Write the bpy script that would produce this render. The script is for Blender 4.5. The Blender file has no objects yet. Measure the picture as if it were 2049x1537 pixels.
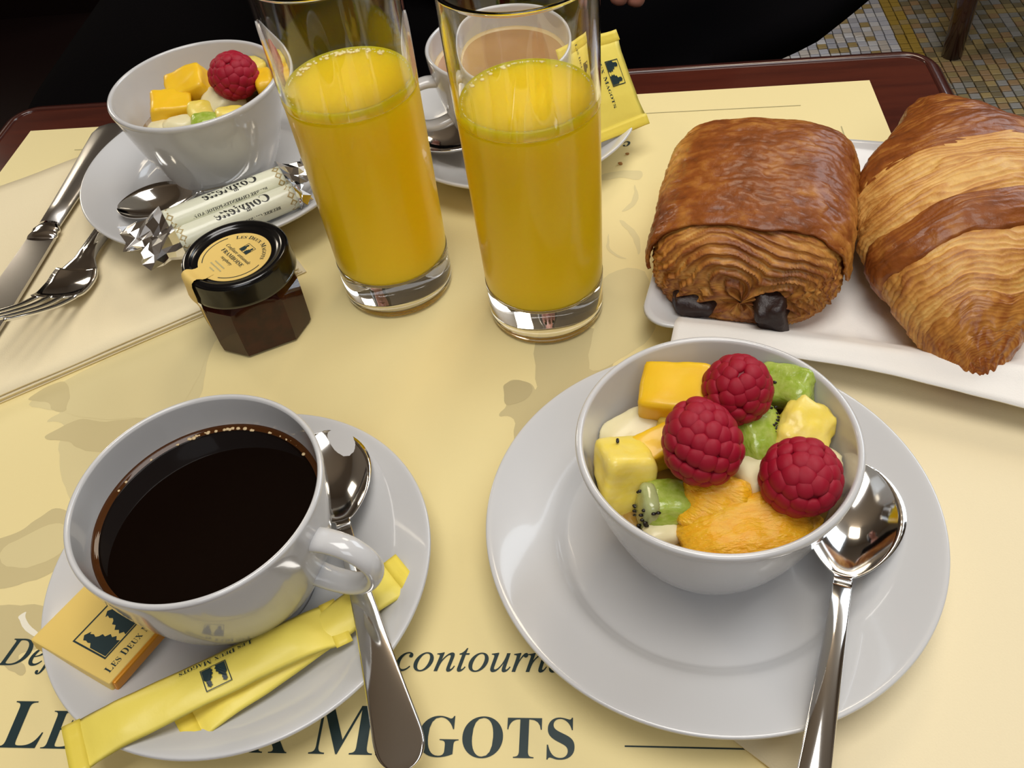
import bpy, bmesh, math, random
import numpy as np
from mathutils import Vector, Matrix, noise, Euler

random.seed(7)
SC = bpy.context.scene
COL = SC.collection
PI = math.pi

# ------------------------------------------------------------------ camera
FPX, PITCH, ROLL, YAW, CAM_H = 1796.86, math.radians(47.5374), math.radians(-8.4055), math.radians(9.3560), 0.30
def cam_axes():
    f = np.array([0, math.cos(PITCH), -math.sin(PITCH)]); u = np.array([0, math.sin(PITCH), math.cos(PITCH)]); x = np.array([1., 0, 0])
    x2 = math.cos(ROLL)*x + math.sin(ROLL)*u; u2 = -math.sin(ROLL)*x + math.cos(ROLL)*u
    c, s = math.cos(YAW), math.sin(YAW); Z = np.array([[c, -s, 0], [s, c, 0], [0, 0, 1]])
    return Z @ np.stack([x2, u2, -f], 1)
R_CAM = cam_axes()
cam = bpy.data.cameras.new('camera'); cam_o = bpy.data.objects.new('camera', cam); COL.objects.link(cam_o)
m4 = Matrix([[*R_CAM[0], 0], [*R_CAM[1], 0], [*R_CAM[2], CAM_H], [0, 0, 0, 1]])
cam_o.matrix_world = m4
cam.sensor_width = 36; cam.sensor_fit = 'HORIZONTAL'; cam.lens = FPX/2049*36; cam.clip_start = .01; cam.clip_end = 50
SC.camera = cam_o
def at(px, py, z=0.0):
    """point of the horizontal plane at height z that was measured at this place of the photograph"""
    d = R_CAM @ np.array([(px-1024.5)/FPX, -(py-768.5)/FPX, -1.0])
    t = (z-CAM_H)/d[2]
    return (d[0]*t, d[1]*t, z)

# ------------------------------------------------------------------ world, lights, exposure
SC.view_settings.view_transform = 'Standard'; SC.view_settings.look = 'None'
SC.view_settings.gamma = 1; SC.view_settings.use_curve_mapping = False
SC.view_settings.exposure = -0.20
W = bpy.data.worlds.new('world'); SC.world = W; W.use_nodes = True
W.node_tree.nodes['Background'].inputs[0].default_value = (1.0, .93, .84, 1)
W.node_tree.nodes['Background'].inputs[1].default_value = .30
def area(name, loc, target, sx, sy, power, col):
    l = bpy.data.lights.new(name, 'AREA'); l.shape = 'RECTANGLE'; l.size = sx; l.size_y = sy; l.energy = power; l.color = col
    o = bpy.data.objects.new(name, l); COL.objects.link(o); o.location = loc
    d = Vector(target)-Vector(loc); o.rotation_euler = d.to_track_quat('-Z', 'Y').to_euler(); return o
area('daylight_window', (1.80, 2.10, 1.55), (0, .3, 0), 1.5, 1.2, 30, (.84, .92, 1.0))
area('ceiling_lamp_light', (.10, .10, 1.90), (0, .25, 0), 1.1, .9, 27, (1.0, .965, .915))
area('room_fill_light', (.35, -1.35, 1.72), (0, .3, 0), 1.2, .9, 13, (.92, .95, 1.0))  # fill added behind the camera to brighten the camera-facing sides
area('back_lamp_light', (.45, 1.95, 1.80), (-.1, .35, 0), .5, .5, 9, (1.0, .86, .66))
area('wall_lamp_light', (-1.75, 1.75, .85), (0, .3, 0), .35, .5, 7, (1.0, .88, .70))

# ------------------------------------------------------------------ materials
def setin(n, k, v):
    if k in n.inputs: n.inputs[k].default_value = v
def M(name, col, rough=.5, metal=0, coat=0, trans=0, ior=1.45, sss=0, sssr=(.01, .005, .002), noise_=None, bump=None, spec=.5, attr=None, coat_rough=.05, sheen=0):
    m = bpy.data.materials.new(name); m.use_nodes = True; nt = m.node_tree; b = nt.nodes['Principled BSDF']
    setin(b, 'Base Color', (*col, 1)); setin(b, 'Roughness', rough); setin(b, 'Metallic', metal); setin(b, 'Coat Weight', coat); setin(b, 'Coat Roughness', coat_rough)
    setin(b, 'Transmission Weight', trans); setin(b, 'IOR', ior); setin(b, 'Specular IOR Level', spec); setin(b, 'Sheen Weight', sheen)
    if sss: setin(b, 'Subsurface Weight', sss); setin(b, 'Subsurface Radius', sssr); setin(b, 'Subsurface Scale', 1.0)
    tc = nt.nodes.new('ShaderNodeTexCoord')
    src = None
    if attr:
        a = nt.nodes.new('ShaderNodeAttribute'); a.attribute_name = attr; src = a.outputs['Color']
    if noise_:
        sc, amt, col2 = noise_[:3]; stretch = noise_[3] if len(noise_) > 3 else (1, 1, 1)
        mp = nt.nodes.new('ShaderNodeMapping'); mp.inputs['Scale'].default_value = stretch
        nt.links.new(tc.outputs['Object'], mp.inputs['Vector'])
        nz = nt.nodes.new('ShaderNodeTexNoise'); nz.inputs['Scale'].default_value = sc; nz.inputs['Detail'].default_value = 5
        nt.links.new(mp.outputs['Vector'], nz.inputs['Vector'])
        rp = nt.nodes.new('ShaderNodeMapRange'); rp.inputs[1].default_value = .35; rp.inputs[2].default_value = .65; rp.inputs[3].default_value = 0; rp.inputs[4].default_value = amt
        nt.links.new(nz.outputs['Fac'], rp.inputs[0])
        mx = nt.nodes.new('ShaderNodeMix'); mx.data_type = 'RGBA'
        mx.inputs[6].default_value = (*col, 1); mx.inputs[7].default_value = (*col2, 1)
        if src: nt.links.new(src, mx.inputs[6])
        nt.links.new(rp.outputs[0], mx.inputs[0]); src = mx.outputs[2]
    if src: nt.links.new(src, b.inputs['Base Color'])
    if bump:
        sc, st, dist = bump[:3]; stretch = bump[3] if len(bump) > 3 else (1, 1, 1)
        mp = nt.nodes.new('ShaderNodeMapping'); mp.inputs['Scale'].default_value = stretch
        nt.links.new(tc.outputs['Object'], mp.inputs['Vector'])
        nz = nt.nodes.new('ShaderNodeTexNoise'); nz.inputs['Scale'].default_value = sc; nz.inputs['Detail'].default_value = 4
        nt.links.new(mp.outputs['Vector'], nz.inputs['Vector'])
        bp = nt.nodes.new('ShaderNodeBump'); bp.inputs['Strength'].default_value = st; bp.inputs['Distance'].default_value = dist
        nt.links.new(nz.outputs['Fac'], bp.inputs['Height']); nt.links.new(bp.outputs['Normal'], b.inputs['Normal'])
    return m
def Mglass(name, col=(1, 1, 1), rough=0.0, ior=1.5):
    m = bpy.data.materials.new(name); m.use_nodes = True; nt = m.node_tree; nt.nodes.remove(nt.nodes['Principled BSDF'])
    g = nt.nodes.new('ShaderNodeBsdfGlass'); g.inputs['Color'].default_value = (*col, 1); g.inputs['Roughness'].default_value = rough; g.inputs['IOR'].default_value = ior
    nt.links.new(g.outputs[0], nt.nodes['Material Output'].inputs[0]); return m

PORC = M('white_porcelain', (.615, .612, .610), .16, coat=.6, coat_rough=.04)
STEEL = M('polished_steel', (.78, .77, .75), .09, metal=1)
STEEL3 = M('satin_steel', (.62, .60, .57), .30, metal=1)
STEEL2 = M('brushed_steel', (.52, .50, .48), .11, metal=1)
MAT_P = M('placemat_paper', (.83, .70, .345), .55, bump=(900, .12, .0003))
INK = M('dark_teal_ink', (.012, .032, .036), .45)
INK_G = M('grey_line_ink', (.45, .40, .20), .6)
TONE1 = M('pale_print_tone', (.70, .60, .315), .55)
TONE2 = M('dark_print_tone', (.60, .505, .26), .55)
TONE3 = M('deep_print_tone', (.52, .435, .225), .55)
WHITEINK = M('white_print', (.86, .82, .68), .55)
NAPK = M('cream_paper_napkin', (.85, .735, .485), .85, bump=(1400, .25, .0004, (1, 1, 1)))
TISSUE = M('white_tissue_napkin', (.88, .85, .80), .9, bump=(1600, .3, .0004))
WOOD = M('mahogany_lacquer', (.085, .018, .010), .13, coat=.5, noise_=(14, .7, (.045, .010, .007), (1, 9, 1)))
WOODE = M('mahogany_edge', (.055, .014, .010), .18, coat=.6)
COFFEE = M('black_coffee', (.0035, .0014, .0008), .02, ior=1.33)
COFFEE_E = M('thin_coffee_edge', (.060, .020, .005), .03, ior=1.33)
MILKY = M('milk_coffee', (.40, .215, .10), .25, noise_=(70, .4, (.46, .27, .145)))
FOAM = M('pale_foam', (.62, .46, .25), .3)
JUICE = M('orange_juice', (1.0, .62, .008), .30, sss=1.0, sssr=(.020, .022, .003), coat=.2, coat_rough=.01, spec=.3)
JFOAM = M('juice_foam', (.93, .80, .38), .3)
GLASS = Mglass('clear_glass')
JARGLASS = M('jar_glass', (.028, .007, .005), .05, spec=.42, noise_=(160, .5, (.065, .013, .007)))
BLACKLID = M('black_lid_lacquer', (.004, .004, .0045), .16, coat=.3)
LABEL = M('yellow_label', (.80, .57, .17), .5)
SUGARP = M('yellow_sugar_paper', (.88, .73, .13), .42, bump=(120, .35, .0009))
SUGARP2 = M('yellow_sugar_paper_crimp', (.84, .67, .09), .45, bump=(160, .4, .0008))
CHOCBOX = M('yellow_chocolate_sleeve', (.80, .58, .16), .45)
CHOCORANGE = M('orange_foil', (.66, .27, .02), .3, metal=.3)
BUTTERP = M('butter_wrap_paper', (.75, .75, .58), .33, coat=.3, bump=(220, .3, .0006))
FOIL = M('silver_foil', (.80, .80, .80), .17, metal=1)
GOLDINK = M('gold_ink', (.40, .30, .12), .4)
BLACKINK = M('black_ink', (.02, .02, .018), .5)
MANGO = M('mango_flesh', (.90, .53, .015), .36, sss=.15, sssr=(.006, .003, .0006), noise_=(60, .5, (.93, .62, .03)), bump=(300, .15, .0005), coat=.15)
PINE = M('pineapple_flesh', (.88, .68, .085), .36, sss=.15, sssr=(.006, .004, .001), noise_=(110, .6, (.90, .74, .25), (1, 1, 3)), bump=(400, .3, .0006), coat=.15)
PEAR = M('pear_flesh', (.80, .72, .43), .36, sss=.15, sssr=(.006, .005, .003), noise_=(80, .5, (.84, .77, .52)), bump=(500, .15, .0004), coat=.15)
KIWI = M('kiwi_flesh', (.30, .42, .035), .25, sss=.2, sssr=(.004, .006, .001), noise_=(320, .8, (.47, .55, .13), (1, 1, 2.5)), bump=(420, .5, .0008, (1, 1, 2)), coat=.4)
KIWIC = M('kiwi_seed_flesh', (.42, .46, .20), .22, noise_=(200, .7, (.22, .24, .08)), coat=.6)
SEED = M('black_seed', (.012, .008, .006), .3)
ORANGE = M('orange_flesh', (.90, .42, .010), .2, sss=.2, sssr=(.008, .003, .0005), noise_=(240, .9, (.93, .52, .03), (1, 2.5, 1)), bump=(420, .8, .0014, (1, 2.5, 1)), coat=.12)
SYRUP = M('fruit_syrup', (.30, .17, .03), .04, coat=.5)
RASP = M('raspberry_flesh', (.34, .004, .020), .42, sss=.12, sssr=(.004, .001, .001), spec=.35, noise_=(250, .5, (.43, .018, .045)), bump=(900, .25, .0004))
RASPC = M('raspberry_core', (.20, .004, .012), .5)
CRUST = M('pastry_crust', (.5, .2, .05), .38, attr='Col', spec=.28, coat=.16, coat_rough=.16, noise_=(260, .30, (.24, .07, .012)), bump=(330, .45, .0011))
CRUSTL = M('pastry_layers', (.6, .3, .08), .50, attr='Col', coat=.08, coat_rough=.3, noise_=(300, .22, (.36, .13, .025)), bump=(420, .5, .0009))
CHOC = M('dark_chocolate', (.022, .009, .007), .45, bump=(300, .6, .001))
FLOORG = M('floor_grout', (.10, .085, .055), .7)
BLACKCLOTH = M('black_cloth', (.0022, .0018, .0022), 1.0, spec=.04, bump=(500, .2, .001))
SKIN = M('skin', (.48, .20, .14), .45, sss=.15, sssr=(.01, .004, .002))
HAIR = M('dark_hair', (.03, .018, .012), .5)
LEATHER = M('dark_leather', (.006, .0022, .0018), .6, spec=.12)
WALLW = M('dark_wood_panel', (.055, .022, .014), .4, noise_=(6, .6, (.032, .013, .009), (6, 6, 1)))
WALLC = M('tan_wall', (.42, .34, .26), .8)
CEIL = M('brown_cream_ceiling', (.66, .54, .42), .9)

# ------------------------------------------------------------------ helpers
def tag(o, label=None, cat=None, group=None, kind=None):
    if label: o['label'] = label
    if cat: o['category'] = cat
    if group: o['group'] = group
    if kind: o['kind'] = kind
    return o
def thing(name, loc, label, cat, group=None, rz=0, kind=None):
    o = bpy.data.objects.new(name, None); o.empty_display_size = .02; COL.objects.link(o); o.location = loc; o.rotation_euler = (0, 0, rz)
    return tag(o, label, cat, group, kind)
def mk(name, verts, faces, mat, parent=None, smooth=True, loc=None, label=None, cat=None, group=None, kind=None, col=None, recalc=True):
    me = bpy.data.meshes.new(name); me.from_pydata([tuple(map(float, v)) for v in verts], [], [tuple(map(int, f)) for f in faces])
    if recalc:
        bm = bmesh.new(); bm.from_mesh(me); bmesh.ops.recalc_face_normals(bm, faces=bm.faces); bm.to_mesh(me); bm.free()
    if smooth: me.polygons.foreach_set('use_smooth', [True]*len(me.polygons))
    if mat is not None:
        for mm in (mat if isinstance(mat, (list, tuple)) else [mat]): me.materials.append(mm)
    if col is not None:
        a = me.color_attributes.new('Col', 'FLOAT_COLOR', 'POINT')
        arr = np.ones((len(verts), 4), dtype=np.float32); arr[:, :3] = np.asarray(col, dtype=np.float32); a.data.foreach_set('color', arr.ravel())
    o = bpy.data.objects.new(name, me); COL.objects.link(o)
    if parent: o.parent = parent
    if loc is not None: o.location = loc
    return tag(o, label, cat, group, kind)
def autosmooth(o, ang=35):
    me = o.data; me.polygons.foreach_set('use_smooth', [True]*len(me.polygons)); me.set_sharp_from_angle(angle=math.radians(ang)); return o
def bevel(o, w, seg=2):
    m = o.modifiers.new('bevel', 'BEVEL'); m.width = w; m.segments = seg; m.limit_method = 'ANGLE'; m.angle_limit = math.radians(40); return o
def lathe(profile, n=96, ring=False):
    v, f, rings = [], [], []
    for r, z in profile:
        if r < 1e-6: rings.append([len(v)]*n); v.append((0, 0, z))
        else:
            rings.append(list(range(len(v), len(v)+n)))
            for i in range(n): a = 2*PI*i/n; v.append((r*math.cos(a), r*math.sin(a), z))
    for a, b in zip(rings, rings[1:]+(rings[:1] if ring else [])):
        for i in range(n):
            j = (i+1) % n; q = []
            for k in (a[i], a[j], b[j], b[i]):
                if k not in q: q.append(k)
            if len(q) > 2: f.append(q)
    return v, f
def smoothprof(pts, sub=4):
    """Catmull-Rom through profile points"""
    p = [np.array(q, float) for q in pts]; out = []
    for i in range(len(p)-1):
        p0, p1, p2, p3 = p[max(i-1, 0)], p[i], p[i+1], p[min(i+2, len(p)-1)]
        for k in range(sub):
            t = k/sub; q = .5*((2*p1)+(-p0+p2)*t+(2*p0-5*p1+4*p2-p3)*t*t+(-p0+3*p1-3*p2+p3)*t**3); out.append(q)
    out.append(p[-1]); return [tuple([max(float(q[0]), 0.0), *map(float, q[1:])]) if len(q) == 2 else tuple(map(float, q)) for q in out]
def spline(pts, sub=6):
    p = [np.array(q, float) for q in pts]; out = []
    for i in range(len(p)-1):
        p0, p1, p2, p3 = p[max(i-1, 0)], p[i], p[i+1], p[min(i+2, len(p)-1)]
        for k in range(sub):
            t = k/sub; out.append(.5*((2*p1)+(-p0+p2)*t+(2*p0-5*p1+4*p2-p3)*t*t+(-p0+3*p1-3*p2+p3)*t**3))
    out.append(p[-1]); return np.array(out)
def loft(loops, cap=True, closed=True):
    v, f = [], []; n = len(loops[0])
    for L in loops: v += [tuple(p) for p in L]
    for k in range(len(loops)-1):
        for i in range(n if closed else n-1):
            j = (i+1) % n; f.append((k*n+i, k*n+j, (k+1)*n+j, (k+1)*n+i))
    if cap: f.append(tuple(range(n))); f.append(tuple((len(loops)-1)*n+i for i in range(n)))
    return v, f
def tube(path, radii, n=16, flat=1.0, up=(0, 0, 1)):
    """tube along path; radii scalar or list of (side radius, other radius)"""
    path = [np.array(p, float) for p in path]; loops = []
    for k, p in enumerate(path):
        t = path[min(k+1, len(path)-1)]-path[max(k-1, 0)]; t /= np.linalg.norm(t)+1e-12
        u = np.array(up, float); s = np.cross(t, u); s /= np.linalg.norm(s)+1e-12; u2 = np.cross(s, t)
        r = radii[k] if hasattr(radii, '__len__') else radii
        a, b = r if hasattr(r, '__len__') else (r, r*flat)
        loops.append([p+s*a*math.cos(2*PI*i/n)+u2*b*math.sin(2*PI*i/n) for i in range(n)])
    return loft(loops)
def boxm(sx, sy, sz, c=(0, 0, 0)):
    x, y, z = c; X, Y, Z = sx/2, sy/2, sz/2
    v = [(x+a*X, y+b*Y, z+d*Z) for a in (-1, 1) for b in (-1, 1) for d in (-1, 1)]
    f = [(0, 1, 3, 2), (4, 6, 7, 5), (0, 4, 5, 1), (2, 3, 7, 6), (0, 2, 6, 4), (1, 5, 7, 3)]
    return v, f
def merge(*parts):
    v, f = [], []
    for a, b in parts:
        o = len(v); v += [tuple(p) for p in a]; f += [tuple(i+o for i in q) for q in b]
    return v, f
def prism(poly, z0, z1):
    n = len(poly); v = [(x, y, z0) for x, y in poly]+[(x, y, z1) for x, y in poly]
    f = [tuple(range(n))[::-1], tuple(range(n, 2*n))]+[(i, (i+1) % n, n+(i+1) % n, n+i) for i in range(n)]
    return v, f
def rrect(hx, hy, r, n=6):
    p = []
    for cx, cy, a0 in ((hx-r, hy-r, 0), (-hx+r, hy-r, 90), (-hx+r, -hy+r, 180), (hx-r, -hy+r, 270)):
        for k in range(n+1): a = math.radians(a0+90*k/n); p.append((cx+r*math.cos(a), cy+r*math.sin(a)))
    return p
_qs = {}
def quadsphere(n):
    if n in _qs: return _qs[n]
    idx, v, f = {}, [], []
    def vid(p):
        k = tuple(round(c, 6) for c in p)
        if k not in idx: idx[k] = len(v); v.append(p)
        return idx[k]
    for ax in range(3):
        for s in (-1, 1):
            for i in range(n):
                for j in range(n):
                    q = []
                    for a, b in ((i, j), (i+1, j), (i+1, j+1), (i, j+1)):
                        p = [0, 0, 0]; p[ax] = s; p[(ax+1) % 3] = -1+2*a/n; p[(ax+2) % 3] = -1+2*b/n; q.append(vid(tuple(p)))
                    f.append(q if s > 0 else q[::-1])
    _qs[n] = (np.array(v, float), f); return _qs[n]
def chunk_mesh(dims, e=6, n=10, amp=.0008, fr=120, seed=0, taper=(0, 0), shear=0, bend=0):
    v, f = quadsphere(n)
    r = (np.abs(v)**e).sum(1)**(1/e); p = v/r[:, None]
    p = p*np.array(dims)/2*1.0
    if taper[0]: p[:, 0] *= 1+taper[0]*p[:, 2]/dims[2]*2; 
    if taper[1]: p[:, 1] *= 1+taper[1]*p[:, 2]/dims[2]*2
    if shear: p[:, 0] += shear*p[:, 2]
    if bend: p[:, 2] += bend*(p[:, 0]**2)/dims[0]
    so = Vector((seed*3.1, seed*1.7, seed*.9)); out = []
    for q in p:
        d = noise.fractal(Vector(q)*fr+so, 1.0, 2.0, 3); nrm = Vector(q).normalized(); out.append(tuple(Vector(q)+nrm*d*amp))
    return out, f
def text2d(body, size=1, style='bold', offset=0, shear=0, space=1.0):
    """flat lettering outline: vertices (x, y) and faces; serif shapes from the built-in font's mathematical letters"""
    base = {'bold': (0x1D400, 0x1D41A), 'italic': (0x1D434, 0x1D44E), 'script': (0x1D4D0, 0x1D4EA), 'bi': (0x1D468, 0x1D482)}.get(style)
    s = ''
    for ch in body:
        if base and 'A' <= ch <= 'Z': s += chr(base[0]+ord(ch)-65)
        elif base and 'a' <= ch <= 'z': s += '\u210E' if (style == 'italic' and ch == 'h') else chr(base[1]+ord(ch)-97)
        else: s += ch
    c = bpy.data.curves.new('lettering', 'FONT'); c.body = s; c.size = size; c.offset = offset*size; c.shear = shear; c.space_character = space; c.resolution_u = 4
    o = bpy.data.objects.new('lettering', c); COL.objects.link(o)
    dg = bpy.context.evaluated_depsgraph_get(); me = bpy.data.meshes.new_from_object(o.evaluated_get(dg))
    v = np.array([q.co[:2] for q in me.vertices]) if len(me.vertices) else np.zeros((0, 2)); f = [tuple(p.vertices) for p in me.polygons]
    bpy.data.objects.remove(o); bpy.data.curves.remove(c); bpy.data.meshes.remove(me)
    return v, f
def smallcaps(text, size=1, small=.78, style='bold', offset=-.004, gap=.06, word=.30):
    V, F, x = [], [], 0
    for w in text.split(' '):
        for i, part in enumerate((w[:1], w[1:])):
            if not part: continue
            v, f = text2d(part, size*(1 if i == 0 else small), style, offset)
            v = v-np.array([v[:, 0].min(), 0])+np.array([x, 0]); o = sum(len(q) for q in V); V.append(v); F += [tuple(k+o for k in q) for q in f]
            x = v[:, 0].max()+gap*size
        x += word*size
    return np.concatenate(V), F
def fitbox(v, x0, x1, ybase=0, ysc=None):
    a, b = v[:, 0].min(), v[:, 0].max(); s = (x1-x0)/(b-a); out = v.copy(); out[:, 0] = x0+(v[:, 0]-a)*s; out[:, 1] = ybase+v[:, 1]*(ysc if ysc else s); return out
def mapped(name, v2, faces, fn, mat, parent, label=None, kind=None):
    return mk(name, [fn(x, y) for x, y in v2], faces, mat, parent, smooth=False, label=label, kind=kind, recalc=False)
def emblem():
    """framed emblem with two seated robed figures, unit square"""
    fig = [(.05, .05), (.43, .05), (.40, .13), (.47, .20), (.41, .27), (.45, .36), (.36, .43), (.38, .52), (.31, .56), (.27, .62), (.30, .70), (.27, .78), (.32, .80), (.20, .88), (.11, .80), (.13, .74), (.11, .66), (.13, .60), (.05, .52)]
    V, F = [], []
    def poly(p): o = len(V); V.extend(p); F.append(tuple(range(o, o+len(p))))
    poly(fig); poly([(1-x, y) for x, y in fig][::-1])
    t = .035
    for a, b, c, d in ((0, 0, 1, t), (0, 1-t, 1, 1), (0, t, t, 1-t), (1-t, t, 1, 1-t)): poly([(a, b), (c, b), (c, d), (a, d)])
    return np.array(V), F

# ------------------------------------------------------------------ room shell
def wall(name, v, f, mat): return mk(name, v, f, mat, smooth=False, kind='structure')
FZ = -.745
floor = wall('floor', *boxm(5.6, 6.0, .04, (.1, .8, FZ-.02)), FLOORG)
wall('ceiling', *boxm(5.6, 6.0, .05, (.1, .8, 2.03)), CEIL)
for nm, c, s in (('wall_back', (.1, 3.82, .62), (5.6, .06, 2.78)), ('wall_front', (.1, -2.22, .62), (5.6, .06, 2.78)), ('wall_left', (-2.72, .8, .62), (.06, 6.0, 2.78)), ('wall_right', (2.92, .8, .62), (.06, 6.0, 2.78))):
    wall(nm, *boxm(*s, c), WALLC)
for nm, c, s in (('trim_1', (.1, 3.77, -.2), (5.5, .03, 1.08)), ('trim_2', (-2.67, .8, -.2), (.03, 5.9, 1.08)), ('trim_3', (2.87, .8, -.2), (.03, 5.9, 1.08)), ('trim_4', (.1, -2.17, -.2), (5.5, .03, 1.08))):
    wall(nm, *boxm(*s, c), WALLW)

# mosaic floor tiles in the strip of floor beside the table
TCOLS = [(.40, .30, .13), (.31, .24, .11), (.27, .26, .22), (.36, .235, .12), (.21, .17, .095), (.32, .31, .29)]
TM = [M('mosaic_%d' % i, c, .42, noise_=(60, .5, tuple(q*.8 for q in c))) for i, c in enumerate(TCOLS)]
TM_G = M('mosaic_gold', (.40, .27, .05), .42); TM_B = [M('mosaic_daylit_grey_%d' % i, c, .25, coat=.3) for i, c in enumerate([(.55, .57, .65), (.68, .69, .73), (.44, .45, .51), (.60, .56, .52)])]  # second set: grey tiles, window daylight put into their pale bluish colour
PT = .0215
def tilemesh(m):
    v, f = prism([(-.0095, -.0095), (.0095, -.0095), (.0095, .0095), (-.0095, .0095)], -.004, .0018)
    v += [(-.0080, -.0080, .0026), (.0080, -.0080, .0026), (.0080, .0080, .0026), (-.0080, .0080, .0026)]
    f = [f[0]]+f[2:]+[(4, 5, 9, 8), (5, 6, 10, 9), (6, 7, 11, 10), (7, 4, 8, 11), (8, 9, 10, 11)]
    me = bpy.data.meshes.new('tile'); me.from_pydata(v, [], f); me.materials.append(m); return me
tiles = []
for i in range(-25, 95):
    for j in range(-10, 85):
        x, y = .12+i*PT*.5+i*PT*.5, 1.0+j*PT
        if y > 2.8 or x > 1.9: continue
        c = (np.array([x, y, FZ])-np.array([0, 0, CAM_H])) @ R_CAM; px, py = 1024.5+FPX*c[0]/-c[2], 768.5-FPX*c[1]/-c[2]
        seen = (1480 < px < 2065) and (-12 < py < 420) and not (py > 120 and px < 1840+.45*(py-120)) and not (py < 120 and px < 1530+(95-py)*2.0)
        tiles.append((x, y, seen, px, py, i))
vis = [t for t in tiles if t[2]]; vis.sort(key=lambda t: -t[4])
chosen = set(id(t) for t in vis[:300]); shared = {}
restV, restF, restM = [], [], []
allm = TM+[TM_G]+TM_B
for t in tiles:
    x, y, seen, px, py, i = t
    gi = round((.66-.12)/PT)
    if i in (gi, gi+1): m = TM_G if random.random() < .75 else TM[0]
    elif i < gi: m = random.choice(TM_B+TM_B+TM[:1])
    else: m = random.choice(TM)
    dz = random.uniform(-.0004, .0004)
    if id(t) in chosen:
        if m.name not in shared: shared[m.name] = tilemesh(m)
        o = bpy.data.objects.new('tile', shared[m.name]); COL.objects.link(o); o.parent = floor; o.location = (x+random.uniform(-.0007, .0007), y+random.uniform(-.0007, .0007), FZ+.004+dz); o.rotation_euler = (0, 0, random.uniform(-.03, .03))
    else:
        v, f = prism([(x-.0095, y-.0095), (x+.0095, y-.0095), (x+.0095, y+.0095), (x-.0095, y+.0095)], FZ-.001, FZ+.0062+dz)
        o_ = len(restV); restV += v; restF += [tuple(k+o_ for k in q) for q in f[1:]]; restM += [allm.index(m)]*(len(f)-1)
rest = mk('tile_field', restV, restF, allm, floor, smooth=False, kind='stuff', recalc=False); rest.data.polygons.foreach_set('material_index', restM)

# ------------------------------------------------------------------ table
TX0, TX1, TY0, TY1 = -.413, .208, -.075, .549
tcx, tcy, thx, thy = (TX0+TX1)/2, (TY0+TY1)/2, (TX1-TX0)/2, (TY1-TY0)/2
table = thing('cafe_table', (tcx, tcy, FZ+.005), 'square dark mahogany cafe table with rounded glossy edge carrying the breakfast', 'table')
tz = -FZ-.005
o = mk('table_top', *prism(rrect(thx-.011, thy-.011, .014), tz-.024, tz-.0005), WOOD, table, smooth=False)
prof = []
for k in range(9):
    a = math.radians(90-22.5*k); prof.append((.0125*math.cos(a)**1 if k < 9 else 0, .0135*math.sin(a)))
loops = []
for off, dz in [(-.0112, -.0275), (-.0112, .0000), (-.0104, .0006), (-.0085, .0006), (-.005, -.0004), (-.002, -.003), (-.0005, -.007), (0, -.012), (-.0005, -.018), (-.003, -.024), (-.006, -.0275)]:
    loops.append([(x, y, tz+dz) for x, y in rrect(thx+off, thy+off, max(.004, .024+off), 8)])
loops.append(loops[0])
mk('edge_moulding', *loft(loops, cap=False), WOODE, table)
mk('pedestal', *lathe([(0, .03), (.03, .03), (.026, .06), (.024, .4), (.03, .68), (.05, tz-.03), (0, tz-.03)], 32), WOODE, table)
mk('foot_plate', *lathe([(0, 0), (.2, 0), (.2, .008), (.16, .016), (.05, .03), (0, .03)], 48), WOODE, table)

# ------------------------------------------------------------------ placemat with its print
MZ = .0006
mat_o = thing('paper_placemat', (0, 0, 0), 'pale yellow printed paper placemat covering most of the table', 'placemat')
mx0, mx1, my0, my1 = -.383, .160, .075, .5105
sheet_o = mk('sheet', *prism([(mx0, my0), (mx1, my0), (mx1, my1), (mx0, my1)], 0, MZ), MAT_P, mat_o, smooth=False)
PZ = MZ+.00010
def onmat(x, y): return (x, y, PZ+.00010)
v, f = smallcaps('LES DEUX MAGOTS', 1, .80, 'bold', -.004, .045, .26); v = fitbox(v, -.2170, -.0150, .1049, None)
capsc = .0172/.70
v[:, 1] = .1049+(v[:, 1]-.1049)*1.0
mapped('lettering', v, f, onmat, INK, sheet_o, 'dark teal capital lettering LES DEUX MAGOTS')
v, f = text2d('Dej', .0152, 'italic', .004); v[:, 0] -= v[:, 0].min(); mapped('lettering', v+np.array([-.2315, .1352]), f, onmat, INK, sheet_o, 'dark teal italic lettering Dej')
v, f = text2d('contourna', .0152, 'italic', .004); v = fitbox(v, -.0790, -.0175, .1345); mapped('lettering', v, f, onmat, INK, sheet_o, 'dark teal italic lettering contourna')
def linestrip(a, b, w): 
    a, b = np.array(a[:2]), np.array(b[:2]); d = (b-a)/np.linalg.norm(b-a); n = np.array([-d[1], d[0]])*w/2
    return np.array([a-n, b-n, b+n, a+n]), [(0, 1, 2, 3)]
for a, b, w, m in ((at(1250, 1495), at(1500, 1501), .0005, INK), (at(1270, 230), at(1602, 213), .0006, INK_G), (at(1683, 255), at(1692, 282), .0006, INK_G), (at(150, 302), at(172, 301), .0006, INK_G)):
    mapped('rule_line', *linestrip(a, b, w), onmat, m, sheet_o)
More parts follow.
